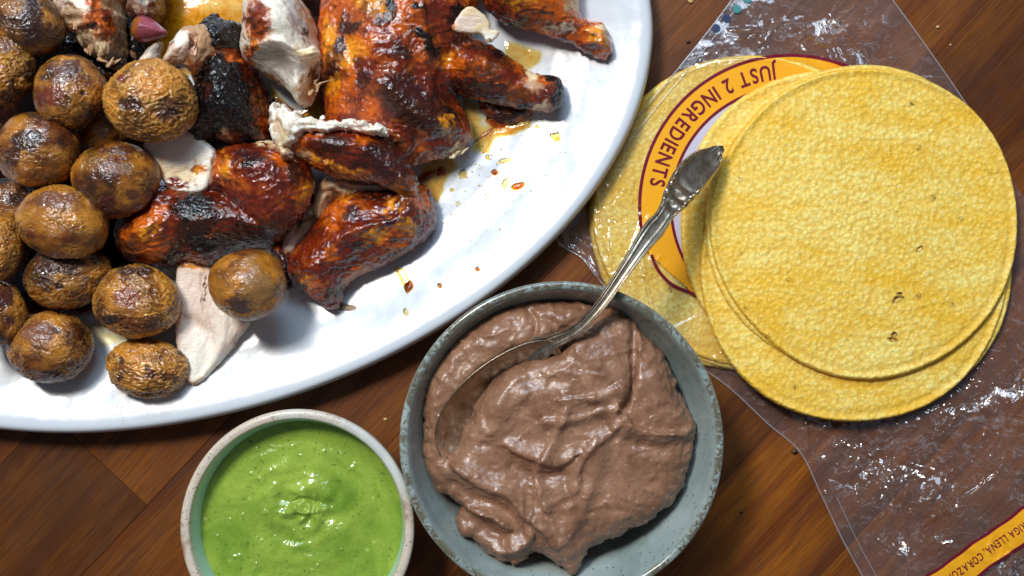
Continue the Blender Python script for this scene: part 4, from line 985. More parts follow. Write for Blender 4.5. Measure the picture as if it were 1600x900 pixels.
def salsa():
    zs = .0315
    pr = np.array(prof); inn = pr[len(pr) // 2:]
    rs = np.interp(-zs, -inn[:, 1][::1], inn[:, 0][::1]) if False else float(np.interp(zs, inn[::-1, 1], inn[::-1, 0]))
    n_r, n_t = 180, 500
    th = np.linspace(0, 2 * np.pi, n_t, endpoint=False)
    rr = (np.linspace(0, 1, n_r + 1)[1:]) * (rs + .0006)
    Rr, T = np.meshgrid(rr, th, indexing='ij')
    X, Y = gx + Rr * np.cos(T), gy + Rr * np.sin(T)
    p = np.stack([X.ravel(), Y.ravel(), np.zeros(X.size)], 1)
    sx, sy = W(478, 792, zs)
    dx, dy = p[:, 0] - sx, (p[:, 1] - sy) * 1.25
    a = np.arctan2(dy, dx); r0 = np.hypot(dx, dy)
    wr = r0 + .0022 * fbm(p, 55, 2, seed=3)
    env = np.exp(-(r0 / .026) ** 2)
    ca_, sa_ = np.cos(a), np.sin(a)
    fade = sstep(.001, .008, r0)
    pol = np.stack([wr / .0085, ca_ * 1.5 * fade + wr * 60, sa_ * 1.5 * fade], 1)
    hgt = (2.3 * perlin(pol) * (.12 + 1.15 * env) + .3 * perlin(pol * [2.1, 1.8, 1.8] + 9.1) * (.1 + env) + 1.3 * env * (r0 > 0)
           + 0 * env + .8 * fbm(p, 75, 2, .45, 7) * (.15 + 1.3 * env) + .16 * (np.clip(ridged(p, 130, 3, 1.1), .2, 1) - .6) * (.2 + 1.3 * env) + .12 * fbm(p, 420, 3, .55, 8))
    lump = fbm(p, 240, 2, .5, 12); hgt += .4 * sstep(.35, .6, lump)
    edge = sstep(rs, rs - .004, np.hypot(p[:, 0] - gx, p[:, 1] - gy))
    z = zs + hgt * MM * edge + (1 - edge) * .0006
    v = np.column_stack([p[:, :2], z])
    cz = float(np.mean(z[:n_t]))
    F = []
    for k in range(n_r - 1):
        b = k * n_t + np.arange(n_t); c = k * n_t + (np.arange(n_t) + 1) % n_t
        F.append(np.stack([b, b + n_t, c + n_t, c], 1))
    f = np.concatenate(F)
    # underside down to the bowl wall
    lastr = (n_r - 1) * n_t
    tx = np.stack([gx + rs * .80 * np.cos(th), gy + rs * .80 * np.sin(th), np.full(n_t, .021)], 1)
    v = np.vstack([v, tx]); b = lastr + np.arange(n_t); c = lastr + (np.arange(n_t) + 1) % n_t; o_ = n_r * n_t
    f = np.vstack([f, np.stack([b, o_ + np.arange(n_t), o_ + (np.arange(n_t) + 1) % n_t, c], 1)])
    m = M("green_avocado_salsa")
    n = m.noise(38, 4, .6, 1.2)
    cc = m.mix(m.ramp(n, [(.32, 0.), (.68, 1.)]), sr(114, 146, 46), sr(160, 182, 72))
    cc = m.mix(m.ramp(m.noise(900, 3), [(.35, .25), (.5, 0.)]), cc, sr(92, 134, 28))
    for sc, a0, a1, th_, col in ((150, .07, .10, .54, sr(30, 66, 20)), (330, .10, .15, .52, sr(58, 104, 28)), (240, .07, .10, .52, sr(26, 56, 22)), (190, .08, .12, .56, sr(222, 220, 140))):
        s = m.vor(sc, 'F1', vec=m.map(loc=(a0 * 9, sc * .01, .3)))
        k = m.math('MULTIPLY', m.ramp(s, [(a0 * .8, .6), (a1 * 1.8, 0.)]), m.ramp(m.noise(sc * .4, 2), [(th_ - .02, 0.), (th_ + .03, 1.)]))
        cc = m.mix(k, cc, col)
    m.set(Base_Color=cc, Roughness=.17, Specular_IOR_Level=.55, Subsurface_Weight=.18, Subsurface_Scale=.003, Subsurface_Radius=(.6, 1, .2))
    m.set(Normal=m.bump(m.noise(420, 3, .6), .00018, .6))
    o = mesh_obj("green_salsa", v, f[:, ::-1] if False else f, m.m)
    tag(o, "smooth bright green salsa with a stirred swirl in the small bowl", "salsa")
salsa()

# ------------------------------------------------------------------ spoon
def mat_silver():
    m = M("worn_silver")
    n = m.noise(200, 4, .6); t = m.noise(420, 4, .65, .5)
    br = m.noise(1, 3, .6, vec=m.map((1600, 160, 160), (0, 0, R(-50))))
    c = m.mix(m.ramp(n, [(.35, .0), (.7, 1.)]), sr(158, 140, 118), sr(200, 188, 170))
    c = m.mix(m.ramp(t, [(.3, .35), (.5, 0.)]), c, sr(110, 92, 74))
    m.set(Base_Color=c, Metallic=.96, Roughness=m.ramp(br, [(.3, .28), (.7, .44)]))
    m.set(Normal=m.bump(br, .00008, .6))
    return m.m
silver = mat_silver()
spoon = empty("serving_spoon"); tag(spoon, "old silver spoon with scrolled handle standing in the bean bowl", "spoon")
def handle():
    # (px, py, z mm, half width px, half thickness mm)
    st = np.array([(1130, 232, 24, 3, .9), (1122, 236, 25, 10, 1.2), (1110, 248, 28, 20, 1.5), (1093, 262, 32.5, 26, 1.7), (1074, 284, 38, 26.5, 1.7), (1057, 308, 43.5, 22, 1.8), (1044, 328, 47.5, 15.5, 1.9), (1034, 343, 50, 14.5, 2), (1022, 358, 52.5, 17, 2),
                   (1008, 376, 55, 15, 2), (990, 402, 57.6, 12, 2.1), (968, 434, 59.2, 10.5, 2.2), (946, 466, 59.2, 9.5, 2.3), (925, 492, 58.5, 9, 2.4), (905, 512, 57, 9.5, 2.3), (886, 524, 55, 10.5, 2), (866, 533, 53, 12, 1.6), (850, 541, 51, 17, 1.2), (832, 550, 48.5, 24, .8), (815, 562, 45.6, 26, .3)], float)
    C = catmull(st, 16, False)
    z = C[:, 2] * MM; x, y = W(C[:, 0], C[:, 1], z); c = np.stack([x, y, z], 1)
    t = np.gradient(c, axis=0); t /= np.linalg.norm(t, axis=1)[:, None]
    s = np.cross(t, [0, 0, 1]); s /= np.linalg.norm(s, axis=1)[:, None]; u = np.cross(s, t)
    n = 56; V = []
    L = np.concatenate([[0], np.cumsum(np.linalg.norm(np.diff(c, axis=0), axis=1))])
    for i in range(len(C)):
        w = C[i, 3] * S * (H - z[i]) / H; h = C[i, 4] * MM
        fi = L[i]
        for j in range(n):
            a = 2 * math.pi * j / n
            cx_, sy_ = math.cos(a), math.sin(a)
            X = w * np.sign(cx_) * abs(cx_) ** .8; Z = h * sy_ * (.62 if sy_ > 0 else .8)
            if sy_ > 0:
                e = abs(X) / w
                bead = math.exp(-((e - .84) / .10) ** 2)
                wide = min(1, max(0, (w - .0035) / .003))
                Z += h * (.7 * bead - .5 * wide * math.exp(-(e / .6) ** 4)) + h * .25 * math.exp(-((e - .45) / .10) ** 2) * (1 - wide) 
                # scroll ornament near the waist, and at the tip
                orn = math.exp(-((fi - .0395) / .0085) ** 2) + .9 * math.exp(-(fi / .006) ** 2)
                Z += h * 1.0 * orn * bead * math.sin(fi / .00075 + (1 if X > 0 else 0)) + h * .5 * orn * math.sin(fi / .0011) * math.exp(-(e / .5) ** 2)
                X *= 1 + .06 * orn * math.sin(fi / .0021)
            V.append(c[i] + s[i] * X + u[i] * Z)
    F = []
    for k in range(len(C) - 1):
        a = k * n + np.arange(n); b = k * n + (np.arange(n) + 1) % n
        F.append(np.stack([a, b, b + n, a + n], 1))
    f = [tuple(q) for q in np.concatenate(F).tolist()] + [tuple(range(n))[::-1], tuple((len(C) - 1) * n + i for i in range(n))]
    return mesh_obj("handle", V, f, silver, spoon)
handle()
def spoon_bowl():
    n_u, n_v = 70, 96
    A = np.array([*W(868, 538, .052), .0535]); B = np.array([*W(702, 726, .044), .0455])
    ax = B - A; Ln = np.linalg.norm(ax); ax /= Ln
    side = np.cross([0, 0, 1], ax); side /= np.linalg.norm(side); up = np.cross(ax, side)
    roll = R(-24)   # left rim lifted, right side sunk in the beans
    s2 = side * math.cos(roll) + up * math.sin(roll); u2 = -side * math.sin(roll) + up * math.cos(roll)
    if s2[2] < 0: pass
    V = []
    for layer in (0, 1):
        for i in range(n_u + 1):
            r = i / n_u
            for j in range(n_v):
                a = 2 * math.pi * j / n_v
                ex = .5 - .5 * math.cos(a) * r; wv = math.sin(a) * r
                wid = .0215 * (1 - .20 * math.cos(a) * 1)   # egg outline, wider near the handle
                dep = -.0105 * (1 - r * r) ** .8
                V.append(A + ax * Ln * ex + s2 * wid * wv + u2 * (dep - (.0011 if layer else 0)))
    f = []; N = (n_u + 1) * n_v
    for l in (0, 1):
        for i in range(n_u):
            for j in range(n_v):
                q = (l * N + i * n_v + j, l * N + (i + 1) * n_v + j, l * N + (i + 1) * n_v + (j + 1) % n_v, l * N + i * n_v + (j + 1) % n_v)
                f.append(q[::-1] if l else q)
    for j in range(n_v):
        b = n_u * n_v; f.append((b + j, N + b + j, N + b + (j + 1) % n_v, b + (j + 1) % n_v))
    return mesh_obj("spoon_bowl", V, f, silver, spoon)
spoon_bowl()

# ------------------------------------------------------------------ tortillas and their bag
def mat_tortilla(name, tint=(1, 1, 1)):
    m = M(name)
    rnd = m.n('ShaderNodeObjectInfo').outputs['Random']
    off = m.n('ShaderNodeCombineXYZ', {'X': rnd, 'Y': m.math('MULTIPLY', rnd, 3.1), 'Z': 0.0}).outputs[0]
    v = m.n('ShaderNodeVectorMath', {0: m.co, 1: off}, operation='ADD').outputs[0]
    peb = m.vor(500, 'SMOOTH_F1', vec=v); peb2 = m.vor(760, 'SMOOTH_F1', vec=v)
    big = m.noise(22, 4, .6, .5, vec=v); st = m.noise(1, 4, .6, .3, vec=m.map((26, 95, 30), (0, 0, R(12)), vec=v))
    fine = m.noise(800, 3, .6, vec=v)
    c = m.mix(m.ramp(m.math('ADD', m.math('MULTIPLY', big, .5), m.math('MULTIPLY', st, .5)), [(.40, 1.), (.60, 0.)]), sr(255, 232, 130), sr(248, 196, 52))
    c = m.mix(m.ramp(peb, [(.30, 0.), (.6, .6)]), c, sr(232, 178, 54))
    c = m.mix(m.ramp(fine, [(.35, .35), (.5, 0.)]), c, sr(204, 148, 56))
    pale = m.noise(260, 3, .6, vec=v)
    c = m.mix(m.math('MULTIPLY', m.ramp(peb, [(.12, .55), (.34, 0.)]), m.ramp(pale, [(.4, .2), (.6, 1.)])), c, sr(246, 230, 170))
    for sc, t in ((26, .10), (60, .055)):
        k = m.vor(sc, 'F1', vec=v); kk = m.math('MULTIPLY', m.ramp(k, [(.012 * sc / 10, .75), (.02 * sc / 10, 0.)]), m.ramp(m.noise(sc * 18, 2, vec=v), [(.45, 0.), (.55, 1.)]))
        c = m.mix(kk, c, sr(104, 62, 30))
    rim = m.attr('rim', 'Fac'); c = m.mix(m.math('MULTIPLY', rim, .4), c, sr(226, 176, 56))
    burn = m.attr('burn', 'Fac'); c = m.mix(burn, c, sr(96, 50, 22))
    if tint != (1, 1, 1): c = m.mix(1.0, c, tint, 'MULTIPLY')
    m.set(Base_Color=c, Roughness=.58, Specular_IOR_Level=.35, Subsurface_Weight=.08, Subsurface_Scale=.002, Subsurface_Radius=(1, .7, .3))
    h = m.math('ADD', m.math('MULTIPLY', peb, -1.0), m.math('ADD', m.math('MULTIPLY', peb2, -.35), m.math('MULTIPLY', fine, .25)))
    m.set(Normal=m.bump(h, .0008, .7))
    return m.m
tm = mat_tortilla("corn_tortilla")
TC = (1171, 328, 243)         # tortillas still in the bag
HOLES = [(1402, 467, 10, 5, -20), (1405, 458, 5, 2.5, 0), (1394, 530, 7, 4, 10), (1396, 522, 4, 5, 60), (1437, 389, 6, 4, -30)]
def bagstack_z(px, py):       # height of the stack left in the bag, mm
    d = np.hypot(px - TC[0], py - TC[1] - 4)
    return 5.2 * (1 - sstep(238, 258, d))
def tortilla(px, py, r, zfun, seed, hi=False, holes=(), mat=None, th=1.7):
    n_r, n_t = (220, 600) if hi else (60, 360)
    u = np.linspace(0, 1, n_r + 1)[1:]; t = np.linspace(0, 2 * np.pi, n_t, endpoint=False)
    zc = float(np.mean(zfun(np.array([px]), np.array([py])))) * MM
    k = S * (H - zc) / H
    cx, cy = W(px, py, zc)
    edge = 1 + .008 * np.sin(3 * t + seed) + .006 * np.sin(5 * t + 2 * seed) + .0032 * fbm(np.stack([np.cos(t) * .1, np.sin(t) * .1, t * 0 + seed], 1), 180, 2, seed=seed)
    U, T = np.meshgrid(u, t, indexing='ij')
    rr = U * r * k * edge[None]
    lx, ly = (rr * np.cos(T)).ravel(), (rr * np.sin(T)).ravel()
    P = np.stack([lx, ly, lx * 0 + seed * .31], 1)
    X, Y = lx + cx, ly + cy
    ppx, ppy = PX(X, Y, zc)
    zb = zfun(ppx, ppy)
    ins = ((1 - U) * r).ravel()
    rimridge = np.exp(-((ins - 5) / 3.2) ** 2) * .45 - np.exp(-((ins - 14) / 4.5) ** 2) * .32
    cell = fbm(P, 420, 2, .5, seed + 3)
    top = zb + th * np.sqrt(np.clip(ins / 3, 0.02, 1)) + rimridge * (1 + .6 * fbm(P, 90, 2, seed=seed)) + .22 * cell + .5 * fbm(P, 30, 2, seed=seed + 4) + .22 * fbm(P, 150, 2, seed=seed + 5)
    burn = np.zeros(len(P)); cut = np.zeros(len(P), bool)
    for (hx, hy, ra, rb, an) in holes:
        c, s = math.cos(R(an)), math.sin(R(an)); dx, dy = ppx - hx, ppy - hy
        d = np.hypot((dx * c + dy * s) / ra, (-dx * s + dy * c) / rb) + .5 * fbm(P, 600, 2, seed=9)
        cut |= d < .85; burn = np.maximum(burn, (1 - sstep(.85, 1.25, d)) * .8)
    v = np.stack([lx, ly, top * MM], 1)
    vb = np.stack([lx, ly, (zb + .05 + .3 * fbm(P, 30, 2, seed=seed + 4)) * MM], 1)
    v = np.vstack([v, [[0, 0, (zb[0] + th) * MM]], vb[(n_r - 1) * n_t:], [[0, 0, zb[0] * MM]]])
    F = []
    for q in range(n_r - 1):
        a = q * n_t + np.arange(n_t); b = q * n_t + (np.arange(n_t) + 1) % n_t
        F.append(np.stack([a, a + n_t, b + n_t, b], 1))
    f = np.concatenate(F)
    if cut.any(): f = f[~cut[f].all(1)]
    last = (n_r - 1) * n_t; o = n_r * n_t + 1; i = np.arange(n_t); j = (i + 1) % n_t
    f = np.vstack([f, np.stack([last + i, o + i, o + j, last + j], 1)])
    fl = f.tolist() + [(n_r * n_t, int(a), int(b)) for a, b in zip(i, j)] + [(o + n_t, o + int(b), o + int(a)) for a, b in zip(i, j)]
    rim = np.concatenate([np.exp(-((ins - 15) / 6) ** 2) + (ins < 3) * .8, [0], np.full(n_t, .8), [0]])
    burn = np.concatenate([burn, np.zeros(n_t + 2)])
    ob = mesh_obj("corn_tortilla", v, fl, mat or tm, attrs={'rim': np.clip(rim, 0, 1), 'burn': burn})
    ob.location = (float(cx), float(cy), 0)
    return ob
gb = "corn tortillas still inside the bag"
for i, (x, y, z, lb) in enumerate([(1164, 338, .5, "bottom tortilla inside the bag, its edge showing lowest"), (1178, 340, 2.2, "middle tortilla inside the bag, offset to the lower right"), (1171, 328, 3.9, "top tortilla inside the bag, under the orange printed ring")]):
    o = tortilla(x, y, 243, lambda a, b, z=z: np.full(np.shape(a), z), 3 + i); tag(o, lb, "tortilla", gb)
def stackz(n):
    def f(px, py):
        base = 1.2 + 6.2 * (1 - sstep(1180, 1560, px))
        lift = 1.8 * sstep(1480, 1640, px) + .8 * sstep(560, 680, py)
        return base + n + lift * .6
    return f
gs = "corn tortillas stacked loose on top of the bag"
for i, (x, y, r, n, hi, ho, lb) in enumerate([
        (1304, 352, 244, 0.2, False, (), "lowest loose tortilla, reaching furthest left beside the spoon tip"),
        (1341, 416, 243, 2.1, False, (), "second loose tortilla up, hidden but for a thin lower left rim"),
        (1335, 419, 243, 4.0, True, (), "loose tortilla whose crescent shows below the topmost one"),
        (1344, 345, 243, 5.9, False, (), "tortilla just under the topmost one, its rim showing at upper left"),
        (1352.5, 348, 243, 7.8, True, HOLES, "topmost corn tortilla with three small torn holes")]):
    o = tortilla(x, y, r, stackz(n), 20 + i, hi, ho); tag(o, lb, "tortilla", gs)

# plastic film
BAG = [(1163, -40), (1143, 0), (1080, 82), (1010, 166), (960, 232), (915, 300), (868, 372), (884, 388), (908, 402), (926, 424), (944, 446), (985, 490), (1040, 545), (1092, 572), (1140, 606), (1200, 662), (1250, 706), (1282, 770), (1316, 842), (1350, 905), (1372, 960), (1700, 960), (1700, 420), (1606, 318), (1560, 240), (1500, 148), (1440, 62), (1392, -4), (1366, -40)]
FOLDS = []
def _folds():
    r = np.random.default_rng(21)
    main = [[(1010, 168), (1040, 130), (1090, 96)], [(1075, 88), (1150, 80), (1260, 92)], [(1296, 40), (1320, 90), (1345, 118)], [(1300, 35), (1340, 70), (1378, 112)], [(1230, 30), (1262, 52), (1286, 70)], [(1140, 48), (1186, 50), (1190, 66)], [(1196, 56), (1206, 88)],
            [(930, 300), (945, 370), (960, 420)], [(1000, 400), (1012, 450), (1020, 500)], [(1012, 340), (990, 420), (984, 470)], [(960, 440), (1020, 430), (1070, 470)], [(1040, 520), (1080, 500), (1120, 480)],
            [(1118, 560), (1180, 600), (1250, 640), (1262, 700)], [(1260, 660), (1250, 705)], [(1262, 700), (1310, 790), (1345, 850)], [(1290, 690), (1330, 720), (1400, 760)], [(1250, 640), (1330, 690), (1390, 740), (1395, 790)], [(1320, 660), (1370, 700), (1440, 730)],
            [(1390, 740), (1430, 790), (1460, 812)], [(1440, 640), (1500, 700), (1560, 740)], [(1480, 600), (1540, 640), (1600, 650)], [(1500, 560), (1560, 600), (1620, 610)], [(1340, 760), (1360, 830), (1410, 870)], [(1380, 790), (1400, 850)], [(1520, 700), (1560, 730), (1600, 745)], [(1545, 480), (1580, 560), (1600, 640)],
            [(1290, 770), (1320, 840), (1330, 880)], [(1430, 690), (1480, 712), (1500, 740)], [(1500, 640), (1470, 680), (1400, 700)], [(900, 392), (930, 430)], [(872, 380), (915, 400), (942, 440)], [(1440, 820), (1500, 790), (1560, 740)]]
    for m_ in main:
        FOLDS.append((catmull(m_, 6, False) + 0, r.uniform(2.0, 3.0), r.uniform(.7, 1.2)))
        for k in range(2):
            Q = np.array(m_, float) + r.normal(size=2) * 11; Q = Q + r.normal(size=Q.shape) * 5
            FOLDS.append((catmull(Q[:2 + (k == 0) * (len(Q) - 2)], 6, False), r.uniform(1.5, 2.4), r.uniform(.35, .8)))
    cl = [(1400, 750, 80, 26), (1330, 700, 50, 26), (1520, 600, 60, 40), (1480, 640, 60, 40), (1560, 700, 50, 40), (1000, 430, 30, 50), (1580, 860, 40, 30), (960, 330, 20, 40), (1420, 680, 50, 20)]
    for (x, y, sx, sy) in cl:
        for k in range(9):
            c = np.array([x + r.normal() * sx * .6, y + r.normal() * sy * .6]); a = r.uniform(0, 3.14); L = r.uniform(8, 28)
            d = np.array([math.cos(a), math.sin(a)]) * L; n_ = np.array([-d[1], d[0]]) * r.uniform(-.4, .4)
            FOLDS.append((catmull([c - d, c + n_, c + d], 4, False), r.uniform(1.5, 2.2), r.uniform(.3, .7)))
_folds()
def film_height(px, py, top):
    p = np.stack([px * S, py * S, np.zeros_like(px)], 1)
    base = np.full(len(px), .9)
    bs = bagstack_z(px, py)
    base = np.maximum(base, bs + .75 + .25 * (bs > 0))
    # crumpling
    wp = p + np.stack([fbm(p, 30, 2, seed=k) for k in (4, 5, 6)], 1) * .010
    cr = 0; amp = 1.0
    for s_, a_ in ((42, 2.2), (95, 1.15), (210, .55), (430, .22)):
        cr = cr + a_ * (np.abs(perlin(wp * s_ + s_ * .37)) - .25)
    q = wp @ np.array([[.5, .86, 0], [-.86, .5, 0], [0, 0, 1]]) * [1, .16, 1]
    st = np.abs(perlin(q * 150 + 5.5)) + .5 * np.abs(perlin(q * 330 + 2.2))
    zone = .35 + 1.0 * sstep(560, 660, py) * sstep(1120, 1260, px)      # loose rumpled mouth of the bag
    zone = np.where(bs > 2, .13 + .22 * sstep(390, 470, py) + .18 * (1 - sstep(950, 1040, px)), zone)
    flat = sstep(0, 1, fbm(p, 16, 2, seed=31) * 1.6 + .55)
    zone = zone * (.35 + .65 * flat) * (.35 + .9 * crease_zone(px, py))
    top_zone = (py < 120) & (bs < 1)
    zone = np.where(top_zone, .45 * (.3 + .9 * sstep(40, 110, py)), zone)
    h = base + np.maximum(cr * zone * .9 + 1.1 * zone * np.maximum(fbm(p, 14, 2, seed=33), -.2) * 2.0, -.5) + st * zone * .6
    for (Q, w_, a_) in FOLDS:
        m_ = (px > Q[:, 0].min() - 14) & (px < Q[:, 0].max() + 14) & (py > Q[:, 1].min() - 14) & (py < Q[:, 1].max() + 14)
        if m_.any():
            dd, sd = seg_dist(px[m_], py[m_], Q, False)
            h[m_] += a_ * np.exp(-(dd / np.where(sd > 0, w_, w_ * 1.6)) ** 2)
    # pressed down by the loose stack
    d1 = np.hypot(px - 1304, py - 352); d2 = np.hypot(px - 1337, py - 418); d3 = np.hypot(px - 1352, py - 347)
    under = 1 - sstep(225, 250, np.minimum(np.minimum(d1, d2), d3))
    lim = np.where(bs > 1, bs + 1.0, .9 + 0 * px)
    h = h * (1 - under) + np.minimum(h, lim) * under
    # never through the platter's or the bowls' undersides
    return np.maximum(h, bs + .6 * (bs > 0) + .5)
def sheet(name, poly, zf, mat, parent, step=2.2, attrs=None):
    P = catmull(poly, 3) if len(poly) > 4 else np.array(poly, float)
    x0, y0 = P.min(0) - step; x1, y1 = P.max(0) + step
    X, Y = np.meshgrid(np.arange(x0, x1 + step, step), np.arange(y0, y1 + step, step), indexing='ij')
    d = seg_dist(X, Y, P)
    ins = d > 0
    q = ins[:-1, :-1] | ins[1:, :-1] | ins[1:, 1:] | ins[:-1, 1:]
    use = np.zeros(X.shape, bool); use[:-1, :-1] |= q; use[1:, :-1] |= q; use[1:, 1:] |= q; use[:-1, 1:] |= q
    idx = -np.ones(X.shape, int); idx[use] = np.arange(use.sum())
    F = np.stack([idx[:-1, :-1][q], idx[:-1, 1:][q], idx[1:, 1:][q], idx[1:, :-1][q]], 1)
    x, y = X[use].copy(), Y[use].copy(); out = d[use] <= 0
    # snap the outer vertices to the outline
    xo, yo = x[out], y[out]; bd = np.full(len(xo), 1e9); bx_, by_ = xo.copy(), yo.copy()
    for i in range(len(P)):
        a, b = P[i], P[(i + 1) % len(P)]; ab = b - a; L = ab @ ab + 1e-12
        t = np.clip(((xo - a[0]) * ab[0] + (yo - a[1]) * ab[1]) / L, 0, 1)
        cx_, cy_ = a[0] + t * ab[0], a[1] + t * ab[1]; dd = np.hypot(xo - cx_, yo - cy_)
        m_ = dd < bd; bd = np.where(m_, dd, bd); bx_ = np.where(m_, cx_, bx_); by_ = np.where(m_, cy_, by_)
    x[out], y[out] = bx_, by_
    z = zf(x, y) * MM
    wx, wy = W(x, y, z)
    v = np.stack([wx, wy, z], 1)
    return mesh_obj(name, v, F[:, ::-1], mat, parent, attrs={'crease': crease_zone(x, y)})
def crease_zone(px, py):
    g = lambda x, y, a, b, t, k: k * np.exp(-((((px - x) * math.cos(R(t)) + (py - y) * math.sin(R(t))) / a) ** 2 + ((-(px - x) * math.sin(R(t)) + (py - y) * math.cos(R(t))) / b) ** 2))
    z = .10 + g(1390, 740, 160, 44, 42, 1.) + g(1530, 600, 100, 70, -30, .9) + g(1470, 660, 130, 50, -10, .8) + g(1570, 700, 80, 50, 20, .8) + g(1440, 790, 60, 30, 0, .5) + g(1400, 850, 70, 20, 60, .35) + g(1300, 700, 60, 34, 40, .8) + g(1590, 860, 80, 40, -30, .8)
    z = z + g(1000, 430, 60, 90, 20, .55) + g(960, 330, 40, 60, 0, .6) + g(1330, 110, 120, 30, 30, .5) + g(1100, 90, 120, 16, -20, .5) + g(1090, 470, 60, 18, -20, .8) + g(900, 390, 30, 30, 0, .4) + g(1240, 50, 120, 30, 10, .3)
    return np.clip(z * 1.15 + .05, 0, 1.15)
def mat_film(name, haze=.05, gl=1.0, tint=(1, 1, 1)):
    m = M(name)
    pz = m.attr('crease', 'Fac')
    wrp = m.n('ShaderNodeVectorMath', {0: m.noise(70, 3, .6, out='Color'), 1: (.030, .030, .030)}, operation='MULTIPLY').outputs[0]
    wv = m.n('ShaderNodeVectorMath', {0: m.co, 1: wrp}, operation='ADD').outputs[0]
    tilt = None
    for sc, rt, k in (((26, 84, 50), -62, 1.35), ((150, 330, 160), -40, .45), ((260, 110, 200), 15, .25)):
        cc = m.vor(1.0, 'F1', vec=m.map(sc, (0, 0, R(rt)), vec=wv), out='Color')
        d = m.n('ShaderNodeVectorMath', {0: cc, 1: (.5, .5, .5)}, operation='SUBTRACT').outputs[0]
        d = m.n('ShaderNodeVectorMath', {0: d, 1: (k, k, 0)}, operation='MULTIPLY').outputs[0]
        tilt = d if tilt is None else m.n('ShaderNodeVectorMath', {0: tilt, 1: d}, operation='ADD').outputs[0]
    sm = m.n('ShaderNodeVectorMath', {0: m.n('ShaderNodeVectorMath', {0: m.noise(240, 3, .6, .8, out='Color'), 1: (.5, .5, .5)}, operation='SUBTRACT').outputs[0], 1: (.9, .9, 0)}, operation='MULTIPLY').outputs[0]
    tilt = m.n('ShaderNodeVectorMath', {0: tilt, 1: sm}, operation='ADD').outputs[0]
    tsc = m.n('ShaderNodeVectorMath', {0: tilt, 'Scale': pz}, operation='SCALE').outputs[0]
    geo = m.n('ShaderNodeNewGeometry').outputs['Normal']
    nb = m.n('ShaderNodeVectorMath', {0: m.n('ShaderNodeVectorMath', {0: geo, 1: tsc}, operation='ADD').outputs[0]}, operation='NORMALIZE').outputs[0]
    fr = m.n('ShaderNodeFresnel', {'IOR': 1.5}).outputs[0]
    tr = m.n('ShaderNodeBsdfTransparent', {'Color': (*tint, 1)}).outputs[0]
    gs_ = m.n('ShaderNodeBsdfGlossy', {'Roughness': .17, 'Normal': nb}).outputs[0]
    df = m.n('ShaderNodeBsdfDiffuse', {'Color': (.80, .76, .80, 1)}).outputs[0]
    hz = m.ramp(m.noise(60, 4, .6, .5), [(.3, haze * .5), (.7, haze * 1.3)])
    for sc_, rt_ in (((38, 330, 60), -62), ((60, 260, 60), -25)):
        st_ = m.noise(1, 4, .65, 1.6, vec=m.map(sc_, (0, 0, R(rt_)), vec=wv))
        hz = m.math('ADD', hz, m.math('MULTIPLY', m.ramp(st_, [(.60, 0.), (.66, .5), (.72, 0.), (1, 0.)]), m.ramp(pz, [(0, .05), (.6, .34)])))
    a = m.n('ShaderNodeMixShader', {'Fac': hz, 1: tr, 2: df}).outputs[0]
    b = m.n('ShaderNodeMixShader', {'Fac': m.math('MULTIPLY', m.math('MINIMUM', fr, .12), 2.3 * gl), 1: a, 2: gs_}).outputs[0]
    m.l(b, m.out.inputs['Surface'])
    return m.m
film = mat_film("clear_plastic_film", .022)
bag = empty("tortilla_bag"); tag(bag, "clear crinkled plastic bag with orange and maroon print under the tortillas", "plastic bag")
fz = lambda a, b: film_height(a, b, True)
sheet("front_film", BAG, fz, film, bag, 1.6)
sheet("back_film", BAG, lambda a, b: np.full(np.shape(a), .30) + .12 * fbm(np.stack([a * S, b * S, a * 0], 1), 60, 2), mat_film("back_film", .022, .5), bag, 7)
def mat_print(name, c, var=.06):
    m = M(name)
    n = m.noise(60, 3, .5)
    m.set(Base_Color=m.mix(n, tuple(q * (1 - var) for q in c), tuple(min(1, q * (1 + var)) for q in c)), Roughness=.3, Specular_IOR_Level=.45)
    m.set(Normal=m.bump(m.noise(160, 3, .5, .8), .0004, .3)); m.set(Coat_Weight=.25, Coat_Roughness=.1)
    return m.m
def hem(pts, name="bag_edge", rad=.16):
    C = catmull(pts, 10, False); z = (fz(C[:, 0], C[:, 1]) + .02) * MM; x, y = W(C[:, 0], C[:, 1], z); c = np.stack([x, y, z], 1)
    t = np.gradient(c, axis=0); t /= np.linalg.norm(t, axis=1)[:, None] + 1e-9; s = np.cross(t, [0, 0, 1]); u = np.cross(s, t); k = 6
    V = np.concatenate([c + rad * MM * (2.2 * math.cos(a) * s + math.sin(a) * u) for a in np.arange(k) * 2 * math.pi / k]); n = len(c)
    F = [(q * n + i, q * n + i + 1, ((q + 1) % k) * n + i + 1, ((q + 1) % k) * n + i) for q in range(k) for i in range(n - 1)]
    return mesh_obj(name, V, np.array(F), hemm, bag)
hm_ = M("welded_film_edge"); _ht = hm_.n('ShaderNodeBsdfTransparent').outputs[0]; _hg = hm_.n('ShaderNodeBsdfGlossy', {'Roughness': .2}).outputs[0]; _hd = hm_.n('ShaderNodeBsdfDiffuse', {'Color': (.8, .78, .82, 1)}).outputs[0]
_ha = hm_.n('ShaderNodeMixShader', {'Fac': .2, 1: _ht, 2: _hd}).outputs[0]; hm_.l(hm_.n('ShaderNodeMixShader', {'Fac': .12, 1: _ha, 2: _hg}).outputs[0], hm_.out.inputs['Surface']); hemm = hm_.m
hem(BAG[0:5]); hem(BAG[6:14]); hem(BAG[13:22]); hem(BAG[24:31])
hem([(x + 26, y + 8) for x, y in BAG[17:22]], "bag_fold", .10); hem([(x + 12, y + 6) for x, y in BAG[0:5]], "bag_fold", .12)
orange, maroon, lilac = mat_print("orange_ink", sr(248, 172, 28)), mat_print("maroon_ink", sr(116, 12, 40)), mat_print("pale_lilac_ink", sr(206, 198, 212))
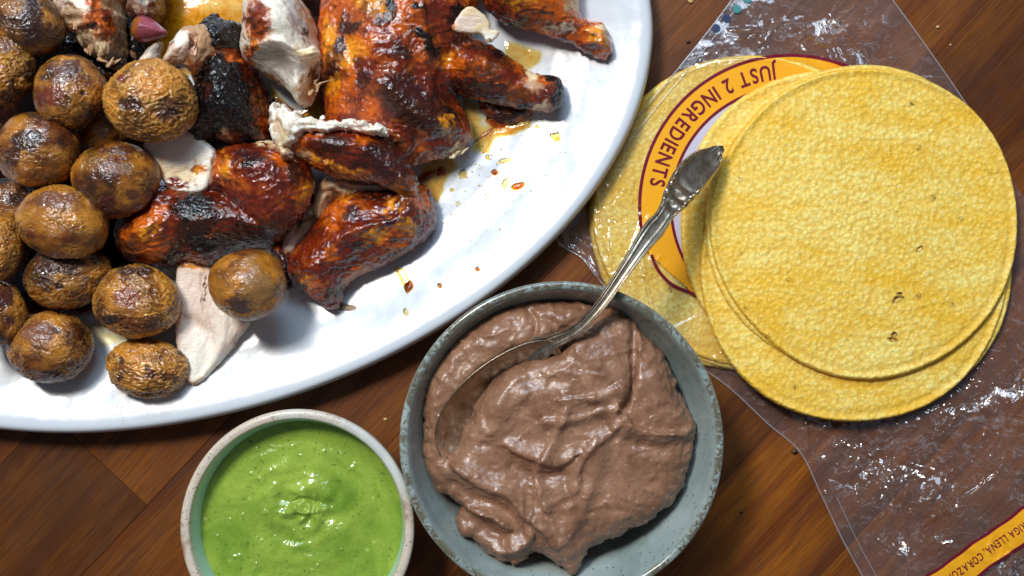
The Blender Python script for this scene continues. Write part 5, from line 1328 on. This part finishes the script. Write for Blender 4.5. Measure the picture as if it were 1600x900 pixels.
def ringpoly(cx, cy, R0, a0, a1, n=60):
    t = np.radians(np.linspace(a0, a1, n)); return np.stack([cx + R0 * np.cos(t), cy + R0 * np.sin(t)], 1)
RC = (1235, 322)
def clip_kink(P):      # the film is folded under at the lower left, which cuts the ring off along a line
    a, b = np.array([1022., 404]), np.array([1080., 456]); n = np.array([-(b - a)[1], (b - a)[0]]); n /= np.linalg.norm(n)
    a2, b2 = np.array([1080., 456]), np.array([1140., 492]); 
    out = []
    for p in P:
        p = p.copy()
        for (q, r_) in ((a, b), (a2, b2)):
            nn = np.array([-(r_ - q)[1], (r_ - q)[0]]); nn /= np.linalg.norm(nn); s_ = (p - q) @ nn
            if s_ > 0: p = p - nn * s_
        out.append(p)
    return np.array(out)
def band(name, r0, r1, mat, dz, a0=150, a1=330, step=3.0):
    rad = np.arange(r0, r1 + 1e-6, (r1 - r0) / max(1, round((r1 - r0) / step))); ang_ = np.arange(a0, a1 + .01, .6)
    A, Rr = np.meshgrid(np.radians(ang_), rad, indexing='ij')
    P = np.stack([(RC[0] + Rr * np.cos(A)).ravel(), (RC[1] + Rr * np.sin(A)).ravel()], 1); P = clip_kink(P)
    z = (fz(P[:, 0], P[:, 1]) + dz) * MM; x, y = W(P[:, 0], P[:, 1], z)
    n, k = A.shape; i = (np.arange(n - 1)[:, None] * k + np.arange(k - 1)[None]).ravel()
    F = np.stack([i, i + k, i + k + 1, i + 1], 1)
    return mesh_obj(name, np.stack([x, y, z], 1), F[:, ::-1], mat, bag)
band("centre_panel", 2, 190, lilac, .12, 100, 330, 6)
band("printed_ring", 186, 236, orange, .2, 128, 330, 3)
band("ring_border", 233, 238, maroon, .3, 126, 330, 2.5)
band("ring_border", 184, 188.5, maroon, .3, 128, 330, 2.3)
def fold_border():
    C = catmull([(1018, 398), (1026, 418), (1040, 436), (1056, 448), (1078, 457), (1100, 470), (1130, 486)], 8, False)
    t = np.gradient(C, axis=0); t /= np.linalg.norm(t, axis=1)[:, None]; nn = np.stack([-t[:, 1], t[:, 0]], 1)
    P = np.concatenate([C + nn * w for w in (-2.4, 0, 2.4)]); z = (fz(P[:, 0], P[:, 1]) + .36) * MM; x, y = W(P[:, 0], P[:, 1], z)
    k = len(C); F = [(r_ * k + i, r_ * k + i + 1, (r_ + 1) * k + i + 1, (r_ + 1) * k + i) for r_ in (0, 1) for i in range(k - 1)]
    mesh_obj("ring_border", np.stack([x, y, z], 1), np.array(F), maroon, bag)
fold_border()
def glyph(ch, bold=.03):
    cu = bpy.data.curves.new("glyph", 'FONT'); cu.body = ch; cu.size = 1; cu.offset = bold; cu.resolution_u = 4
    ob = bpy.data.objects.new("glyph", cu); scene.collection.objects.link(ob)
    bpy.context.view_layer.update()
    me = bpy.data.meshes.new_from_object(ob.evaluated_get(bpy.context.evaluated_depsgraph_get()))
    bpy.data.objects.remove(ob); bpy.data.curves.remove(cu)
    import bmesh
    bm = bmesh.new(); bm.from_mesh(me)
    bmesh.ops.triangulate(bm, faces=bm.faces[:])
    bmesh.ops.subdivide_edges(bm, edges=[e for e in bm.edges if e.calc_length() > .18], cuts=2)
    bmesh.ops.triangulate(bm, faces=bm.faces[:])
    v = np.array([q.co[:] for q in bm.verts]).reshape(-1, 3); f = [tuple(l.index for l in q.verts) for q in bm.faces]
    bm.free(); bpy.data.meshes.remove(me)
    return v, f
def lettering(name, text, size, place, total, mat, bold=.03, xs=.8, dz=.34):
    """place(s, t): s = distance along the line, t = height above the baseline, in photo pixels -> px, py"""
    G = {}; adv = []
    for ch in text:
        if ch == ' ': adv.append(.34); continue
        if ch not in G: G[ch] = glyph(ch, bold)
        v = G[ch][0]; adv.append(v[:, 0].max() - v[:, 0].min() + .14)
    sc = total / (sum(adv) * size); s = 0; V, F = [], []; n = 0
    for ch, a in zip(text, adv):
        if ch != ' ':
            v, f = G[ch]; xx = (v[:, 0] - v[:, 0].min()) * size * sc + s; tt = v[:, 1] * size
            px, py = place(xx, tt); z = (fz(px, py) + dz) * MM; x, y = W(px, py, z)
            V.append(np.stack([x, y, z], 1)); F += [tuple(i + n for i in q) for q in f]; n += len(v)
        s += a * size * sc
    return mesh_obj(name, np.concatenate(V), F, mat, bag, smooth=False)
# ring text, letter tops towards the centre; runs anticlockwise as seen in the photo
def ring_place(s, t):
    r = 222 - t; a = np.radians(-96.5) - (s / 211)       # photo angle, y down
    a = np.radians(-95.5) - s / 211 + 0
    return RC[0] + r * np.cos(a), RC[1] + r * np.sin(a)
lettering("ring_lettering", "JUST 2 INGREDIENTS", 33, ring_place, 211 * math.radians(77), maroon, .022)
# closing band at the lower right
b0, bdir = np.array([1600., 820.]), np.array([-.815, .579]); bup = np.array([.579, .815])
def strip(name, t0, t1, mat, dz, wav=0):
    s = np.arange(-130, 330, 3.0); t = np.linspace(t0, t1, max(2, int((t1 - t0) / 3)))
    Sg, Tg = np.meshgrid(s, t, indexing='ij')
    w_ = wav * np.sin(Sg / 17.) + wav * .6 * np.sin(Sg / 7.3)
    P = b0 + Sg.ravel()[:, None] * bdir + (Tg + w_).ravel()[:, None] * bup
    z = (fz(P[:, 0], P[:, 1]) + dz) * MM; x, y = W(P[:, 0], P[:, 1], z); k = len(t)
    i = (np.arange(len(s) - 1)[:, None] * k + np.arange(k - 1)[None]).ravel()
    F = np.stack([i, i + k, i + k + 1, i + 1], 1)
    return mesh_obj(name, np.stack([x, y, z], 1), F, mat, bag)
strip("closing_band", -20, 22, orange, .15, .8)
strip("band_border", -24, -19.5, maroon, .25, .8); strip("band_border", 21.5, 26, maroon, .25, .8)
def band_place(s, t):
    w_ = .8 * np.sin(s / 17.)
    s = s - 27
    t = t + w_ - 5
    return b0[0] + s * bdir[0] + t * bup[0], b0[1] + s * bdir[1] + t * bup[1]
lettering("band_lettering", "BARRIGA LLENA, CORAZÓN CONTENTO", 17.5, band_place, 252, maroon, .02, dz=.3)
teal, navy = mat_print("teal_ink", sr(72, 138, 140)), mat_print("navy_ink", sr(52, 62, 92))
for (x, y, mt) in ((1168, -2, teal), (1152, 14, teal), (1135, 29, navy), (1119, 44, navy)):
    t = np.linspace(0, 2 * np.pi, 25)[:-1]; px = np.concatenate([[x], x + 6.5 * np.cos(t)]); py = np.concatenate([[y], y + 6.5 * np.sin(t)])
    z = (fz(px, py) + .25) * MM; X, Y = W(px, py, z)
    mesh_obj("colour_dot", np.stack([X, Y, z], 1), [(0, 1 + i, 1 + (i + 1) % 24) for i in range(24)], mt, bag)

# crumbs on the table
cm = M("crumb").set(Base_Color=(*sr(206, 172, 110), 1), Roughness=.7).m
dkc = M("dark_crumb").set(Base_Color=(*sr(44, 20, 12), 1), Roughness=.5).m
vv, ff = cube_sphere(6)
for (x, y, r, mt, lb) in [(1075, 65, 1.1, dkc, "dark crumb on the wood between platter and bag"), (1242, 706, 1.5, dkc, "dark crumb at the kink of the bag's lower edge"), (1158, 800, .8, dkc, "tiny dark crumb left of the bag's lower edge"), (602, 655, .9, cm, "pale crumb on the wood between the two bowls"), (1079, 2, 1.3, cm, "pale sliver on the wood at the top edge"), (1465, 42, .9, cm, "pale crumb on the wood in the upper right"), (1485, 70, .6, cm, "smallest pale crumb in the upper right"), (1553, 220, 1.0, cm, "pale crumb beside the topmost tortilla"), (160, 648, .0, cm, "")]:
    if r == 0: continue
    p = vv * (1 + .35 * fbm(vv, 1.4, 2, seed=x))[:, None] * [r, r * .7, r * .5] * MM
    o = mesh_obj("crumb", p, ff, mt); a, b = W(x, y, r * .0004); o.location = (float(a), float(b), r * .0005)
    tag(o, lb, "crumb", "crumbs scattered on the table")

print("TRIS", sum(sum(len(p.vertices) - 2 for p in o.data.polygons) if len(o.data.polygons) < 2000 else len(o.data.polygons) * 2 for o in scene.objects if o.type == 'MESH'))
